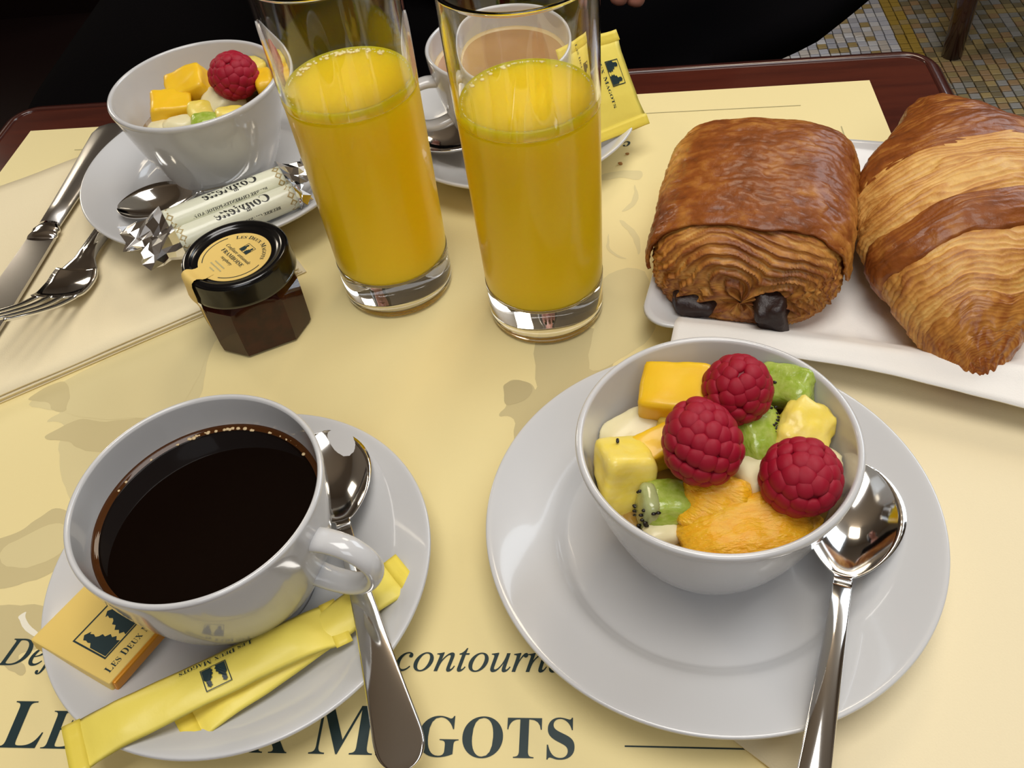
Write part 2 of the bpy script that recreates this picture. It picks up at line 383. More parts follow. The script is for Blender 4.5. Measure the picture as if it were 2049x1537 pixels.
# stray letters of the text printed for the opposite guest
v, f = text2d('c', .011, 'bi'); v = -v; v -= v.mean(0); c = at(1253, 291); mapped('lettering', v+np.array(c[:2]), f, onmat, INK, sheet_o)
v, f = text2d('i', .010, 'bi'); v = -v; v -= v.mean(0); c = at(561, 212); mapped('lettering', v+np.array(c[:2]), f, onmat, INK, sheet_o)
def printed(poly, mat, lift, jitter=.0):
    pts = [at(*p)[:2] for p in poly]; d = []
    n = len(pts)
    for i in range(n):
        p0, p1, p2, p3 = [np.array(pts[(i+k) % n]) for k in (-1, 0, 1, 2)]
        for k in range(5):
            t = k/5; q = .5*((2*p1)+(-p0+p2)*t+(2*p0-5*p1+4*p2-p3)*t*t+(-p0+3*p1-3*p2+p3)*t**3)*1.0
            w = noise.noise_vector(Vector((q[0]*160, q[1]*160, lift*9)))
            d.append((q[0]+w[0]*.0011, q[1]+w[1]*.0011))
    return mk('printed_figure', [(x, y, MZ+.00004+lift*.00003) for x, y in d], [tuple(range(len(d)))], mat, sheet_o, smooth=False, recalc=False)
printed([(60, 812), (120, 770), (230, 715), (330, 670), (440, 622), (460, 640), (425, 700), (412, 745), (405, 780), (380, 830), (330, 870), (260, 900), (240, 960), (160, 1010), (128, 965), (120, 900), (130, 850), (95, 845), (120, 825)], TONE1, 0)
printed([(100, 868), (160, 840), (200, 845), (290, 838), (300, 860), (235, 905), (160, 900), (140, 885), (95, 880)], TONE2, 1)
printed([(58, 800), (100, 775), (135, 765), (140, 800), (130, 825), (105, 820), (100, 808)], TONE2, 1)
printed([(200, 760), (300, 730), (390, 640), (420, 690), (380, 790), (330, 830), (250, 840), (150, 835), (140, 800)], TONE1, 2)
printed([(-60, 1090), (0, 1078), (50, 1058), (90, 1030), (130, 1020), (160, 1060), (130, 1130), (60, 1165), (0, 1180), (-60, 1170)], TONE2, 0)
printed([(0, 1110), (70, 1065), (130, 1050), (120, 1110), (40, 1140)], TONE1, 1)
printed([(-20, 1225), (20, 1213), (80, 1213), (110, 1230), (90, 1290), (40, 1310), (55, 1345), (30, 1350), (-20, 1290)], TONE2, 1)
printed([(35, 1240), (50, 1230), (52, 1240), (78, 1265), (72, 1276), (45, 1250)], WHITEINK, 3)
printed([(1078, 670), (1190, 660), (1230, 700), (1195, 800), (1100, 880), (1030, 905), (1028, 840), (1000, 835), (1012, 812), (1008, 790), (1012, 770), (1030, 762), (1060, 768), (1073, 775)], TONE2, 0)
printed([(1190, 650), (1205, 560), (1290, 545), (1310, 660), (1240, 720), (1180, 740)], TONE1, 1)
printed([(1012, 812), (1008, 790), (1012, 770), (1030, 762), (1060, 768), (1063, 790), (1040, 806)], TONE3, 2)
for pl in ([(1205, 352), (1250, 343), (1284, 346), (1280, 362), (1240, 358), (1205, 362)], [(1270, 372), (1278, 398), (1266, 418), (1245, 424), (1262, 408), (1268, 390)], [(1240, 442), (1270, 460), (1282, 490), (1276, 512), (1268, 480)], [(1220, 470), (1222, 500), (1255, 520), (1228, 512), (1214, 495)]):
    printed(pl, TONE1, 1)

# ------------------------------------------------------------------ napkins
def sheet(name, corners, z, mat, parent, n=24, wav=.0006, th=.0009, seed=0, label=None):
    A, B, C, D = [np.array(c, float) for c in corners]; v = []
    for i in range(n+1):
        for j in range(n+1):
            u, w = i/n, j/n; p = (A*(1-u)+B*u)*(1-w)+(D*(1-u)+C*u)*w
            v.append((p[0], p[1], z+th+max(0, wav*noise.noise(Vector((p[0]*25+seed, p[1]*25, seed)))+wav*.6)))
    N = (n+1)**2; f = [(i*(n+1)+j, (i+1)*(n+1)+j, (i+1)*(n+1)+j+1, i*(n+1)+j+1) for i in range(n) for j in range(n)]
    v += [(x, y, q-th) for x, y, q in v]; f += [tuple(k+N for k in q[::-1]) for q in f]
    b = [i*(n+1) for i in range(n+1)]+[n*(n+1)+j for j in range(1, n+1)]+[i*(n+1)+n for i in range(n-1, -1, -1)]+[j for j in range(n-1, 0, -1)]
    f += [(b[k], b[(k+1) % len(b)], b[(k+1) % len(b)]+N, b[k]+N) for k in range(len(b))]
    return mk(name, v, f, mat, parent, label=label)
napL = thing('paper_napkin', (0, 0, MZ), 'folded cream paper napkin lying under the knife and fork', 'napkin')
for k, (dx, dy) in enumerate(((.0030, .0012), (.0012, .0004), (-.0005, -.0012), (0, 0))):
    sheet('fold_layer', [(-.161+dx, .352+dy), (-.328+dx, .242+dy), (-.433, .400), (-.268, .508)], .0001+k*.00100, NAPK, napL, 20, .0010 if k == 3 else .0003, .00085, k+1)
napR = thing('paper_napkin', (0, 0, MZ), 'folded cream paper napkin lying under the front fruit bowl saucer', 'napkin')
for k, (dx, dy) in enumerate(((.0012, .0008), (0, 0))):
    sheet('fold_layer', [(.0200+dx, .1250+dy), (.1480+dx, .0186+dy), (.275, .225), (.082, .300)], .0001+k*.0008, NAPK, napR, 20, .0007 if k else .0002, .0007, k+5)
NZL = MZ+.0042

# ------------------------------------------------------------------ crockery
def big_saucer(name, x, y, z, label):
    p = smoothprof([(0, .0030), (.036, .0030), (.0400, .0006), (.0430, 0), (.0455, .0008), (.0470, .0032), (.056, .0062), (.066, .0108), (.0760, .0156), (.0800, .0180), (.0809, .0194), (.0800, .0203), (.0760, .0190), (.066, .0148), (.0575, .0110), (.0535, .0076), (.0490, .0058), (.030, .0052), (0, .0052)], 4)
    return mk(name, *lathe(p, 160), PORC, loc=(x, y, z), label=label, cat='saucer')
def small_saucer(name, x, y, z, label):
    p = smoothprof([(0, .0028), (.030, .0028), (.0340, .0005), (.0365, 0), (.0385, .0008), (.0400, .0036), (.050, .0080), (.060, .0128), (.0690, .0178), (.0714, .0196), (.0716, .0206), (.0706, .0211), (.067, .0194), (.056, .0136), (.046, .0090), (.036, .0060), (.0255, .0052), (.0240, .0047), (0, .0047)], 4)
    return mk(name, *lathe(p, 160), PORC, loc=(x, y, z), label=label, cat='saucer')
S1 = (.0336, .1850); S2 = (-.1385, .1665); S3 = (-.2158, .4270); S4 = (-.0530, .4615)
def lift(p, d=.0042):
    """the far left saucer stands on the thick folded napkin"""
    k = (.3-p[2]-d)/(.3-p[2]); return (p[0]*k, p[1]*k, p[2]+d)
big_saucer('saucer', *S1, MZ+.0022, 'wide white porcelain saucer under the front bowl of fruit salad')
small_saucer('saucer', *S2, MZ, 'white porcelain saucer under the cup of black coffee')
big_saucer('saucer', *S3, MZ+.0048, 'wide white saucer under the far left fruit bowl, with butter rolls')
small_saucer('saucer', *S4, MZ, 'white porcelain saucer under the milky coffee, behind the juice glasses')
def fruit_bowl(x, y, z, label, syrup_z):
    b = thing('fruit_bowl', (x, y, z), label, 'bowl', 'fruit salad bowls')
    out = [(0, .0015), (.0170, .0015), (.0190, 0), (.0220, .0002), (.0245, .0022), (.0300, .0105), (.0352, .0215), (.0395, .0340), (.0430, .0465), (.0452, .0555), (.0459, .0580), (.0458, .0597), (.0447, .0604), (.0436, .0598), (.0430, .0575), (.0408, .0470), (.0372, .0350), (.0325, .0225), (.0265, .0125), (.0170, .0068), (0, .0060)]
    mk('bowl_body', *lathe(smoothprof(out, 4), 160), PORC, b)
    inner = [(.0170, .0068), (.0265, .0125), (.0325, .0225), (.0372, .0350), (.0408, .0470)]
    rr = np.interp(syrup_z, [q[1] for q in inner], [q[0] for q in inner])
    prof = [(0, syrup_z), (rr*.9, syrup_z), (rr*1.004, syrup_z+.0006)]+[(q[0]*1.004, q[1]) for q in inner[::-1] if q[1] < syrup_z]+[(0, .0062)]
    mk('syrup', *lathe(prof, 64), SYRUP, b, label='thin amber fruit syrup')
    return b
fruit_bowl(*S1, .0072, 'white porcelain bowl of fruit salad on the front right saucer', .040)
fruit_bowl(S3[0], S3[1], .0124, 'white porcelain bowl of fruit salad at the far left beside the butter', .036)
def cup(x, y, z, label, handle_az, level, liquid, edge):
    c = thing('coffee_cup', (x, y, z), label, 'cup', 'coffee cups')
    out = [(0, .0015), (.0180, .0015), (.0200, 0), (.0222, .0002), (.0240, .0022), (.0300, .0100), (.0352, .0200), (.0390, .0320), (.0415, .0440), (.0428, .0540), (.0432, .0590), (.0429, .0603), (.0420, .0607), (.0412, .0600), (.0409, .0580), (.0398, .0450), (.0373, .0325), (.0333, .0210), (.0270, .0115), (.0170, .0066), (0, .0058)]
    mk('cup_body', *lathe(smoothprof(out, 4), 160), PORC, c)
    ca, sa = math.cos(handle_az), math.sin(handle_az)
    path = spline([(.0405, .0475), (.0470, .0485), (.0545, .0470), (.0600, .0415), (.0607, .0345), (.0570, .0275), (.0500, .0230), (.0420, .0222), (.0352, .0235)], 7)
    P3 = [(r*ca, r*sa, h) for r, h in path]
    n = len(P3); rad = [(.0048-.0006*math.sin(PI*i/(n-1)), .0031-.0003*math.sin(PI*i/(n-1))) for i in range(n)]
    loops = []
    for k in range(n):
        p = np.array(P3[k]); t = np.array(P3[min(k+1, n-1)])-np.array(P3[max(k-1, 0)]); t /= np.linalg.norm(t); s = np.array([-sa, ca, 0]); q = np.cross(s, t)
        loops.append([p+s*rad[k][0]*math.cos(2*PI*i/20)+q*rad[k][1]*math.sin(2*PI*i/20) for i in range(20)])
    mk('handle', *loft(loops), PORC, c)
    rr = np.interp(level, [.0058, .0066, .0115, .0210, .0325, .0450, .0580], [0, .0170, .0270, .0333, .0373, .0398, .0409])
    mk('coffee', *lathe([(0, level), (rr*.5, level), (rr*.8, level), (rr*.93, level), (rr*.950, level), (rr*.955, level+.0001), (rr*.965, level-.0006), (rr*.9, level-.0012), (0, level-.0012)], 128), liquid, c)
    mk('coffee_rim', *lathe([(rr*.945, level-.0002), (rr*.958, level+.0002), (rr*.982, level+.0005), (rr*1.003, level+.0014), (rr*1.004, level-.003), (rr*.945, level-.003)], 128), edge, c)
    return c, rr
azh = math.atan2(.1505-S2[1], -.0800-S2[0])
c1, rr1 = cup(*S2, .0062, 'white cup of black coffee with its handle to the right', azh, .0455, COFFEE, COFFEE_E)
bub = []
for k in range(46):
    a = math.radians(random.gauss(98, 26)); r = rr1*random.uniform(.955, .985); s = random.uniform(.0003, .0009)
    q, f = quadsphere(3); p = q/np.linalg.norm(q, axis=1)[:, None]*s*np.array([1, 1, .5])+np.array([r*math.cos(a), r*math.sin(a), .0457]); bub.append((p.tolist(), f))
mk('bubbles', *merge(*bub), FOAM, c1, kind='stuff')
c4, rr4 = cup(*S4, .0062, 'white cup of milky coffee standing behind the right juice glass', math.radians(203), .0475, MILKY, FOAM)

# ------------------------------------------------------------------ juice glasses
def tumbler(x, y, label, level, foam):
    t = thing('juice_glass', (x, y, MZ), label, 'glass', 'orange juice glasses')
    ro = lambda z: .0274+.0165*z
    Hg = .161; out = [(0, .0012), (.021, .0010), (.0245, .0002), (.0262, .0006), (.0273, .0022)]+[(ro(z), z) for z in np.linspace(.006, Hg-.001, 12)]+[(ro(Hg)-.0002, Hg), (ro(Hg)-.0009, Hg+.0004), (ro(Hg)-.0015, Hg-.0002)]
    inn = [(ro(z)-.00165, z) for z in np.linspace(Hg-.0012, .026, 10)]+[(ro(.02)-.0028, .0222), (ro(.02)-.0060, .0200), (.012, .0190), (0, .0187)]
    zt = np.concatenate([[level-.0030, level-.0027], np.linspace(level-.0020, Hg-.0020, 7), [Hg-.0015, Hg-.0012]])
    upper = [(ro(z), z) for z in zt]+[(ro(Hg)-.0002, Hg), (ro(Hg)-.0009, Hg+.0004), (ro(Hg)-.0015, Hg-.0002)]+[(ro(z)-.00165, z) for z in zt[::-1]]
    mk('glass_wall', *lathe(upper, 128, True), GLASS, t, label='clear glass wall above the juice')
    zb = .0215
    base = [(0, .0016), (.019, .0014), (.0225, .0004), (.0250, .0002), (.0263, .0008), (.0273, .0024), (ro(.008), .008), (ro(.016), .016), (ro(zb), zb), (ro(zb)-.0003, zb+.0006), (ro(zb)-.0022, zb-.0010), (ro(zb)-.0055, zb-.0032), (.012, zb-.0042), (0, zb-.0045)]
    mk('glass_base', *lathe(smoothprof(base, 3), 128), GLASS, t, label='thick clear glass base')
    ri = lambda z: ro(z)-(.00025 if z < level-.0035 else .00150)
    j = [(0, level), (ri(level)*.6, level), (ri(level)-.0040, level), (ri(level)-.0022, level+.0001), (ri(level)-.0012, level+.0008), (ri(level)-.0004, level+.0011), (ri(level), level+.0003)]+[(ri(level), level-.0025), (ri(level-.004)-.0001, level-.0036)]+[(ri(z), z) for z in np.linspace(level-.005, zb+.002, 10)]+[(ri(zb)-.0003, zb+.0004), (ro(zb)-.0022, zb-.0006), (ro(zb)-.0055, zb-.0028), (.012, zb-.0038), (0, zb-.0041)]
    mk('orange_juice', *lathe(j, 128), JUICE, t, label='opaque yellow orange juice filling the glass')
    fm = []
    q, f = quadsphere(3); sp = q/np.linalg.norm(q, axis=1)[:, None]
    for k in range(foam[0]):
        a = random.uniform(0, 2*PI); s = random.uniform(.00025, .0005); r = ri(level)-.0015
        fm.append(((sp*s+np.array([r*math.cos(a), r*math.sin(a), level+.0003])).tolist(), f))
    for k in range(foam[1]):
        a = math.radians(random.uniform(60, 165)); s = random.uniform(.0004, .0011); r = ri(level)-random.uniform(.0014, .0040)
        fm.append(((sp*s*np.array([1, 1, .6])+np.array([r*math.cos(a), r*math.sin(a), level+.0002])).tolist(), f))
    mk('foam_bubbles', *merge(*fm), JFOAM, t, kind='stuff')
tumbler(-.1066, .3428, 'tall glass of orange juice standing beside the jam jar', .1130, (150, 60))
tumbler(-.0302, .3212, 'tall glass of orange juice standing in front of the milky coffee', .1135, (170, 8))

# ------------------------------------------------------------------ cutlery
def spoon_mesh(L=.140, bl=.050, bw=.034, depth=.008, neck=.0058, endw=.0135, arch=.006, th=.0016, nv=14, endround=.010):
    """spoon along +x: tip of the bowl at x=0, handle end at x=L; z=0 under the bowl"""
    xs = np.concatenate([bl*(1-np.cos(np.linspace(0, PI, 30)))/2*.999+.0002, np.linspace(bl+.002, L-.011, 36), L-.0105*(1-np.sin(np.linspace(0, PI/2, 14)))])
    top, bot = [], []
    for x in xs:
        if x <= bl:
            s = x/bl; w = bw/2*(math.sin(PI*s**.86)**.62 if 0 < s < 1 else 0); blend = max(0, (s-.80)/.20); w = max(w, neck/2*(blend**1.2) if s > .5 else .0004); d = depth*(math.sin(PI*min(1, s*1.02))**.8 if s*1.02 < 1 else 0)
            rimz = depth+.001+.002*(s-.5)
        else:
            s = (x-bl)/(L-bl); w = neck/2+(endw-neck)/2*min(1, s/.88)**1.6
            e = L-x
            if e < endround: w *= math.sqrt(max(0.0005, 1-((endround-e)/endround)**2.4))
            d = -.0010*math.sin(PI*min(1, s*1.02)) if s < .98 else 0
            rimz = depth+.002+arch*math.sin(PI*(s**.75))*(1-.35*s)
        tr, br = [], []
        for k in range(nv+1):
            u = -1+2*k/nv; prof = 1-abs(u)**2.2
            zt = rimz-d*prof; tt = th*(.55+.45*prof) if x <= bl else th*(1.5-.4*s)*(.35+.65*math.sqrt(max(0, 1-u*u*.98)))
            tr.append((x, u*w, zt)); br.append((x, u*w*.985, zt-tt))
        top.append(tr); bot.append(br)
    loops = [t+b[::-1] for t, b in zip(top, bot)]
    return loft(loops[:31]), loft(loops[30:])
def place(o, loc, az, pitch=0, roll=0):
    """local x axis to azimuth az; pitch lifts the +x end"""
    o.matrix_world = Matrix.Translation(loc) @ Matrix.Rotation(az, 4, 'Z') @ Matrix.Rotation(-pitch, 4, 'Y') @ Matrix.Rotation(roll, 4, 'X')
def spoon(label, tip, end, z_tip, z_end, **kw):
    L = math.hypot(end[0]-tip[0], end[1]-tip[1])
    o = thing('teaspoon', (0, 0, 0), label, 'spoon', 'teaspoons'); bm_, hm_ = spoon_mesh(L=L, **kw)
    mk('bowl', *bm_, STEEL, o); mk('handle', *hm_, STEEL, o)
    place(o, (tip[0], tip[1], z_tip), math.atan2(end[1]-tip[1], end[0]-tip[0]), math.atan2(z_end-z_tip, L)); return o
spoon('polished teaspoon with dark reflections lying on the front fruit bowl saucer', (.0915, .2085), (.0450, .0620), .0122, .0155, bl=.053, bw=.036, endw=.0110, neck=.0062, arch=.004)
spoon('polished teaspoon resting across the yellow sugar sticks beside the black coffee', (-.1205, .2290), (-.0650, .0930), .0135, .0145, bl=.050, bw=.033, endw=.0160, neck=.0055, arch=.0010, depth=.0065)
spoon('polished teaspoon on the far left saucer, bowl end beside the butter rolls', (-.2645, .3850), (-.1520, .4090), .0172, .0185, bl=.046, bw=.031, arch=.001)
spoon('polished teaspoon on the milky coffee saucer, half hidden behind juice glass', (-.1090, .4540), (-.0160, .3930), .0140, .0150, bl=.046, bw=.034, arch=.001)
# table knife
kn = thing('table_knife', (-.3155, .383, NZL), 'steel table knife with ridged handle lying on the left napkin', 'knife', rz=math.radians(90))
pts = []
L = []
for x, w, h in ((.010, .0068, .0032), (.03, .0072, .0036), (.06, .0085, .0040), (.085, .0102, .0040), (.104, .0112, .0036), (.111, .0095, .0028), (.114, .0050, .0018)):
    L.append([(x, w*math.cos(a)*(1 if abs(math.cos(a)) < .8 else 1), .0042+h*(math.sin(a))*(1-.25*(abs(math.cos(a)*3) % 1))) for a in np.linspace(0, 2*PI, 28, endpoint=False)])
mk('handle', *loft(L), STEEL3, kn)
L = [[(x, w*math.cos(a), .0042+h*math.sin(a)) for a in np.linspace(0, 2*PI, 28, endpoint=False)] for x, w, h in ((-.002, .0085, .0020), (.0005, .0092, .0030), (.002, .0086, .0034), (.004, .0078, .0034), (.0052, .0086, .0036), (.0070, .0080, .0036), (.0085, .0066, .0034), (.011, .0066, .0032))]
mk('bolster', *loft(L), STEEL, kn)
bl = [(-.001, .0083), (-.03, .0092), (-.07, .0097), (-.095, .0088), (-.108, .0050), (-.112, -.0020), (-.108, -.0080), (-.07, -.0088), (-.03, -.0086), (-.001, -.0083)]
v, f = prism(bl, .0030, .0048); mk('blade', v, f, STEEL2, kn, smooth=False)
# fork: handle under the saucer, tines curving up towards the camera
fk = thing('table_fork', (-.2800, .373, NZL), 'steel table fork with upturned tines lying beside the knife', 'fork', rz=math.radians(-93))
path = spline([(-.075, .0020), (-.04, .0030), (-.01, .0052), (.010, .0060), (.022, .0046)], 6)
w = np.interp(path[:, 0], [-.075, -.06, -.02, .005, .012, .022], [.0100, .0095, .0068, .0060, .0064, .0118])
L = [[(x, ww*math.cos(a), z+(.0021 if x < .008 else .0013)*math.sin(a)*(1-.3*(abs(math.cos(a)*3) % 1))) for a in np.linspace(0, 2*PI, 24, endpoint=False)] for (x, z), ww in zip(path, w)]
mk('handle', *loft(L), STEEL, fk)
path = spline([(.021, .0046), (.030, .0034), (.040, .0048), (.046, .0075)], 6)
w = np.interp(path[:, 0], [.021, .026, .036, .046], [.0116, .0132, .0134, .0128])
L = [[(x, ww*u, z+.0016*(u*u)+s*.0008) for u, s in [(q, 1) for q in np.linspace(-1, 1, 9)]+[(q, -1) for q in np.linspace(1, -1, 9)]] for (x, z), ww in zip(path, w)]
mk('root_plate', *loft(L), STEEL, fk)
for k in range(4):
    y = -.0108+k*.0072
    pth = spline([(.045, y, .0078), (.058, y*.99, .0140), (.072, y*.97, .0225), (.086, y*.93, .0320), (.090, y*.92, .0350)], 5)
    mk('tine', *tube(pth, [(.0017*(1-.55*i/(len(pth)-1)), .0010) for i in range(len(pth))], 10), STEEL, fk)

# ------------------------------------------------------------------ jam jar
jar = thing('jam_jar', (-.1725, .3165, MZ), 'small faceted jar of dark red jam with black lid and yellow label', 'jar')
jrot = math.atan2(.0115, .0228)
def octo(w, ch):
    h = w/2; p = [(-h+ch, -h), (h-ch, -h), (h, -h+ch), (h, h-ch), (h-ch, h), (-h+ch, h), (-h, h-ch), (-h, -h+ch)]
    c, s = math.cos(jrot), math.sin(jrot); return [(x*c-y*s, x*s+y*c) for x, y in p]
def jloop(w, ch, z, cir=0, n=8):
    o = octo(w, ch); out = []
    for i in range(8):
        a, b = np.array(o[i]), np.array(o[(i+1) % 8])
        for k in range(n):
            p = a+(b-a)*k/n; q = p/np.linalg.norm(p)*w/2*1.0; p = p*(1-cir)+q*cir; out.append((p[0], p[1], z))
    return out
jl = [jloop(.0400, .0100, 0), jloop(.0440, .0102, .0015), jloop(.0448, .0103, .006), jloop(.0455, .0105, .024), jloop(.0462, .0110, .0285, .15), jloop(.0450, .0115, .0318, .6), jloop(.0440, .0115, .0335, 1), jloop(.0440, .0115, .040, 1)]
autosmooth(mk('glass_body', *loft(jl), JARGLASS, jar, label='faceted glass showing dark red jam'), 22)
lp = [(0, .0435), (.0185, .0435), (.0205, .0437), (.0212, .0444), (.0222, .0452), (.0240, .0453), (.0252, .0445), (.0256, .0430), (.0257, .0370), (.0262, .0345), (.0263, .0332), (.0255, .0326), (.0235, .0326), (.0225, .0330), (0, .0330)]
mk('lid', *lathe([(r*.985, z) for r, z in lp], 96), BLACKLID, jar, label='black lacquered twist lid')
# label on the lid: disc, strip over the edge, seal on the side
lab_az = math.atan2(.3032-.3150, -.1719+.1725-.0)
tdir = np.array(at(469, 535, .0465)[:2])-np.array(at(431, 501, .0465)[:2]); tdir /= np.linalg.norm(tdir)      # reading direction
ydir = np.array([-tdir[1], tdir[0]])                                                                           # letter-up direction
cen = np.array([.0000, -.0012])
def onlid(x, y, z=.04375): p = cen+tdir*x+ydir*y; return (p[0], p[1], z)
disc = [(.0172*math.cos(a), .0172*math.sin(a)) for a in np.linspace(0, 2*PI, 64, endpoint=False)]
dv, df = prism([onlid(*p)[:2] for p in disc], .0434, .0437); lab = mk('round_label', dv, df, LABEL, jar, smooth=False, label='round yellow paper label')
# strip: runs from the disc towards -ydir, over the lid's shoulder and down the side
prof = [(.0150, .04365), (.0190, .0438), (.0205, .0443), (.0216, .0452), (.0228, .0459), (.0242, .0459), (.0256, .0450), (.0262, .0430), (.0264, .0370), (.0268, .0330)]
sv = []
for r, z in prof:
    for s in (-1, -.5, 0, .5, 1):
        a = s*.0052/max(r, .015); d = -ydir*math.cos(a)+tdir*math.sin(a); p = d*r; sv.append((p[0], p[1], z+.0002))
sf = [(i*5+j, i*5+j+1, (i+1)*5+j+1, (i+1)*5+j) for i in range(len(prof)-1) for j in range(4)]
mk('seal_strip', sv, sf, LABEL, jar)
# side seal: tongue shaped label on the facet below the strip
mid = -ydir*.0252; sl = []
for k in range(15):
    a = PI*k/14; sl.append((math.cos(a)*.0062, -.0165-math.sin(a)*.0060))
sl = [(.0050, 0)]+[(.0062, -.010)]+sl+[(-.0062, -.010), (-.0050, 0)]
mk('side_seal', [tuple((-ydir*(.0262-.0022*min(1, -y/.006))+tdir*x).tolist())+(.0335+y,) for x, y in sl], [tuple(range(len(sl)))], LABEL, jar, smooth=False, recalc=False)
mk('seal_line', *(lambda P: ([p for q in P for p in q], [(2*i, 2*i+1, 2*i+3, 2*i+2) for i in range(len(P)-1)]))([[tuple((-ydir*.02415+tdir*x*s).tolist())+(.0335+y*1.0+(0 if s > .8 else .0004),) for s in (.86, .78)] for x, y in sl[1:-1]]), INK, jar, smooth=False, recalc=False)
def lidtext(name, s, size, y, style='bold', off=0):
    v, f = text2d(s, size, style, off); v[:, 0] -= (v[:, 0].min()+v[:, 0].max())/2
    mapped(name, v+np.array([0, y]), f, lambda a, b: onlid(a, b, .04385), INK, lab)
lidtext('lettering', 'Confiture artisanale', .0026, .0012, 'italic', .004)
lidtext('lettering', 'FRAMBOISE', .0031, -.0022, 'bold', -.004)
lidtext('lettering', 'raspberry', .0024, -.0050, 'italic', .004)
for k, hw_ in enumerate((.0042, .0048, .0020)):                     # three lines of print too small to read
    yy = -.0082-k*.0021
    mapped('fine_print', [(-hw_, yy), (hw_, yy), (hw_, yy+.0006), (-hw_, yy+.0006)], [(0, 1, 2, 3)], lambda a, b: onlid(a, b, .04385), INK_G, lab)
ev, ef = emblem(); mapped('emblem', (ev-np.array([.5, 0]))*np.array([.0064, .0056])+np.array([0, .0042]), ef, lambda a, b: onlid(a, b, .04385), INK, lab)
v, f = smallcaps('LES DEUX MAGOTS', .0033, .8, 'bold', -.004, .06, .3); v[:, 0] -= (v[:, 0].min()+v[:, 0].max())/2
def onarc(a, b): r = .0130+b; t = a/.0138; return onlid(r*math.sin(t), r*math.cos(t), .04385)
mapped('lettering', v, f, onarc, INK, lab)
for a0, a1 in ((72, 150), (210, 288)):
    A = np.radians(np.linspace(a0, a1, 20)); pv = [(r*math.sin(a), r*math.cos(a)) for a in A for r in (.0150, .0154)]
    mapped('border_line', pv, [(2*i, 2*i+1, 2*i+3, 2*i+2) for i in range(19)], lambda a, b: onlid(a, b, .04385), INK, lab)

# ------------------------------------------------------------------ pastry plate
pu = np.array([.972, -.235]); pv_ = np.array([.235, .972]); pc0 = np.array([.0125, .2890])
PL, PW = .235, .157
pcen = pc0+pu*PL/2+pv_*PW/2; prz = math.atan2(pu[1], pu[0])
pl = thing('rectangular_plate', (pcen[0], pcen[1], MZ+.0020), 'white rectangular porcelain plate holding the two pastries', 'plate', rz=prz)
loops = []
for hx, hy, r, z in ((PL/2-.024, PW/2-.024, .006, .0008), (PL/2-.022, PW/2-.022, .008, 0), (PL/2-.019, PW/2-.019, .010, .0010), (PL/2-.010, PW/2-.010, .012, .0070), (PL/2-.002, PW/2-.002, .013, .0135), (PL/2, PW/2, .013, .0152), (PL/2-.0006, PW/2-.0006, .013, .0163), (PL/2-.003, PW/2-.003, .012, .0160), (PL/2-.010, PW/2-.010, .010, .0112), (PL/2-.0125, PW/2-.0125, .009, .0100), (PL/2-.018, PW/2-.018, .008, .0052), (PL/2-.022, PW/2-.022, .007, .0046), (.03, .02, .003, .0044)):
    loops.append([(x, y, z) for x, y in rrect(hx, hy, r, 8)])
mk('plate_body', *loft(loops), PORC, pl)
# tissue napkin over plate: follows the plate, hangs over its front rim
def P2(u, v): q = pc0+pu*u+pv_*v; return q
def plate_h(u, v):
    e = min(u, v, PL-u, PW-v)
    return float(np.interp(e, [-.03, -.004, 0, .003, .010, .0125, .018, .022], [.0120, .0150, .0166, .0164, .0114, .0102, .0056, .0050]))+MZ+.0020
n1, n2 = 70, 40; tv = []
for i in range(n1+1):
    for j in range(n2+1):
        a, b = i/n1, j/n2
        u = .0160+a*.215; fr = -.0130+.006*math.sin(a*5+.3)-.002*a; v_ = fr+(.115-fr)*b
        h = plate_h(u, v_)+.0008+.0006*noise.noise(Vector((u*60, v_*60, 3)))
        if v_ < .004: h = max(h, .0150+.0012*math.sin(a*13)+.001*math.sin(a*29)+(.004-v_)*-.25)
        q = P2(u, v_); tv.append((q[0], q[1], h))
tf = [(i*(n2+1)+j, (i+1)*(n2+1)+j, (i+1)*(n2+1)+j+1, i*(n2+1)+j+1) for i in range(n1) for j in range(n2)]
o = mk('tissue_napkin', tv, tf, TISSUE, label='white tissue napkin spread on the plate beneath the pastries', cat='napkin')
sm = o.modifiers.new('solid', 'SOLIDIFY'); sm.thickness = .0006; sm.offset = 1

# ------------------------------------------------------------------ pastries
def lerp(a, b, t): return np.asarray(a)*(1-t)+np.asarray(b)*t
C_LIGHT, C_GOLD, C_BROWN, C_DARK = np.array((.78, .47, .135)), np.array((.60, .27, .052)), np.array((.27, .075, .0135)), np.array((.12, .030, .008))
def nz(x, y, z): return noise.noise(Vector((x, y, z)))
def fz(x, y, z, o=4): return noise.fractal(Vector((x, y, z)), 1.0, 2.0, o)
_rs = np.random.RandomState(3); _perm = np.concatenate([_rs.permutation(256)]*3); _grad = _rs.normal(size=(256, 3)); _grad /= np.linalg.norm(_grad, axis=1)[:, None]
def pn(x, y, z):
    """gradient noise on arrays, about -1..1"""
    x, y, z = np.broadcast_arrays(np.asarray(x, float), np.asarray(y, float), np.asarray(z, float))
    xi, yi, zi = np.floor(x).astype(int), np.floor(y).astype(int), np.floor(z).astype(int); xf, yf, zf = x-xi, y-yi, z-zi
    f = lambda t: t*t*t*(t*(t*6-15)+10); u, v, w = f(xf), f(yf), f(zf); out = 0
    for dx in (0, 1):
        for dy in (0, 1):
            for dz in (0, 1):
                g = _grad[_perm[_perm[_perm[(xi+dx) & 255]+((yi+dy) & 255)]+((zi+dz) & 255)]]
                out = out+(u if dx else 1-u)*(v if dy else 1-v)*(w if dz else 1-w)*(g[..., 0]*(xf-dx)+g[..., 1]*(yf-dy)+g[..., 2]*(zf-dz))
    return out*1.6
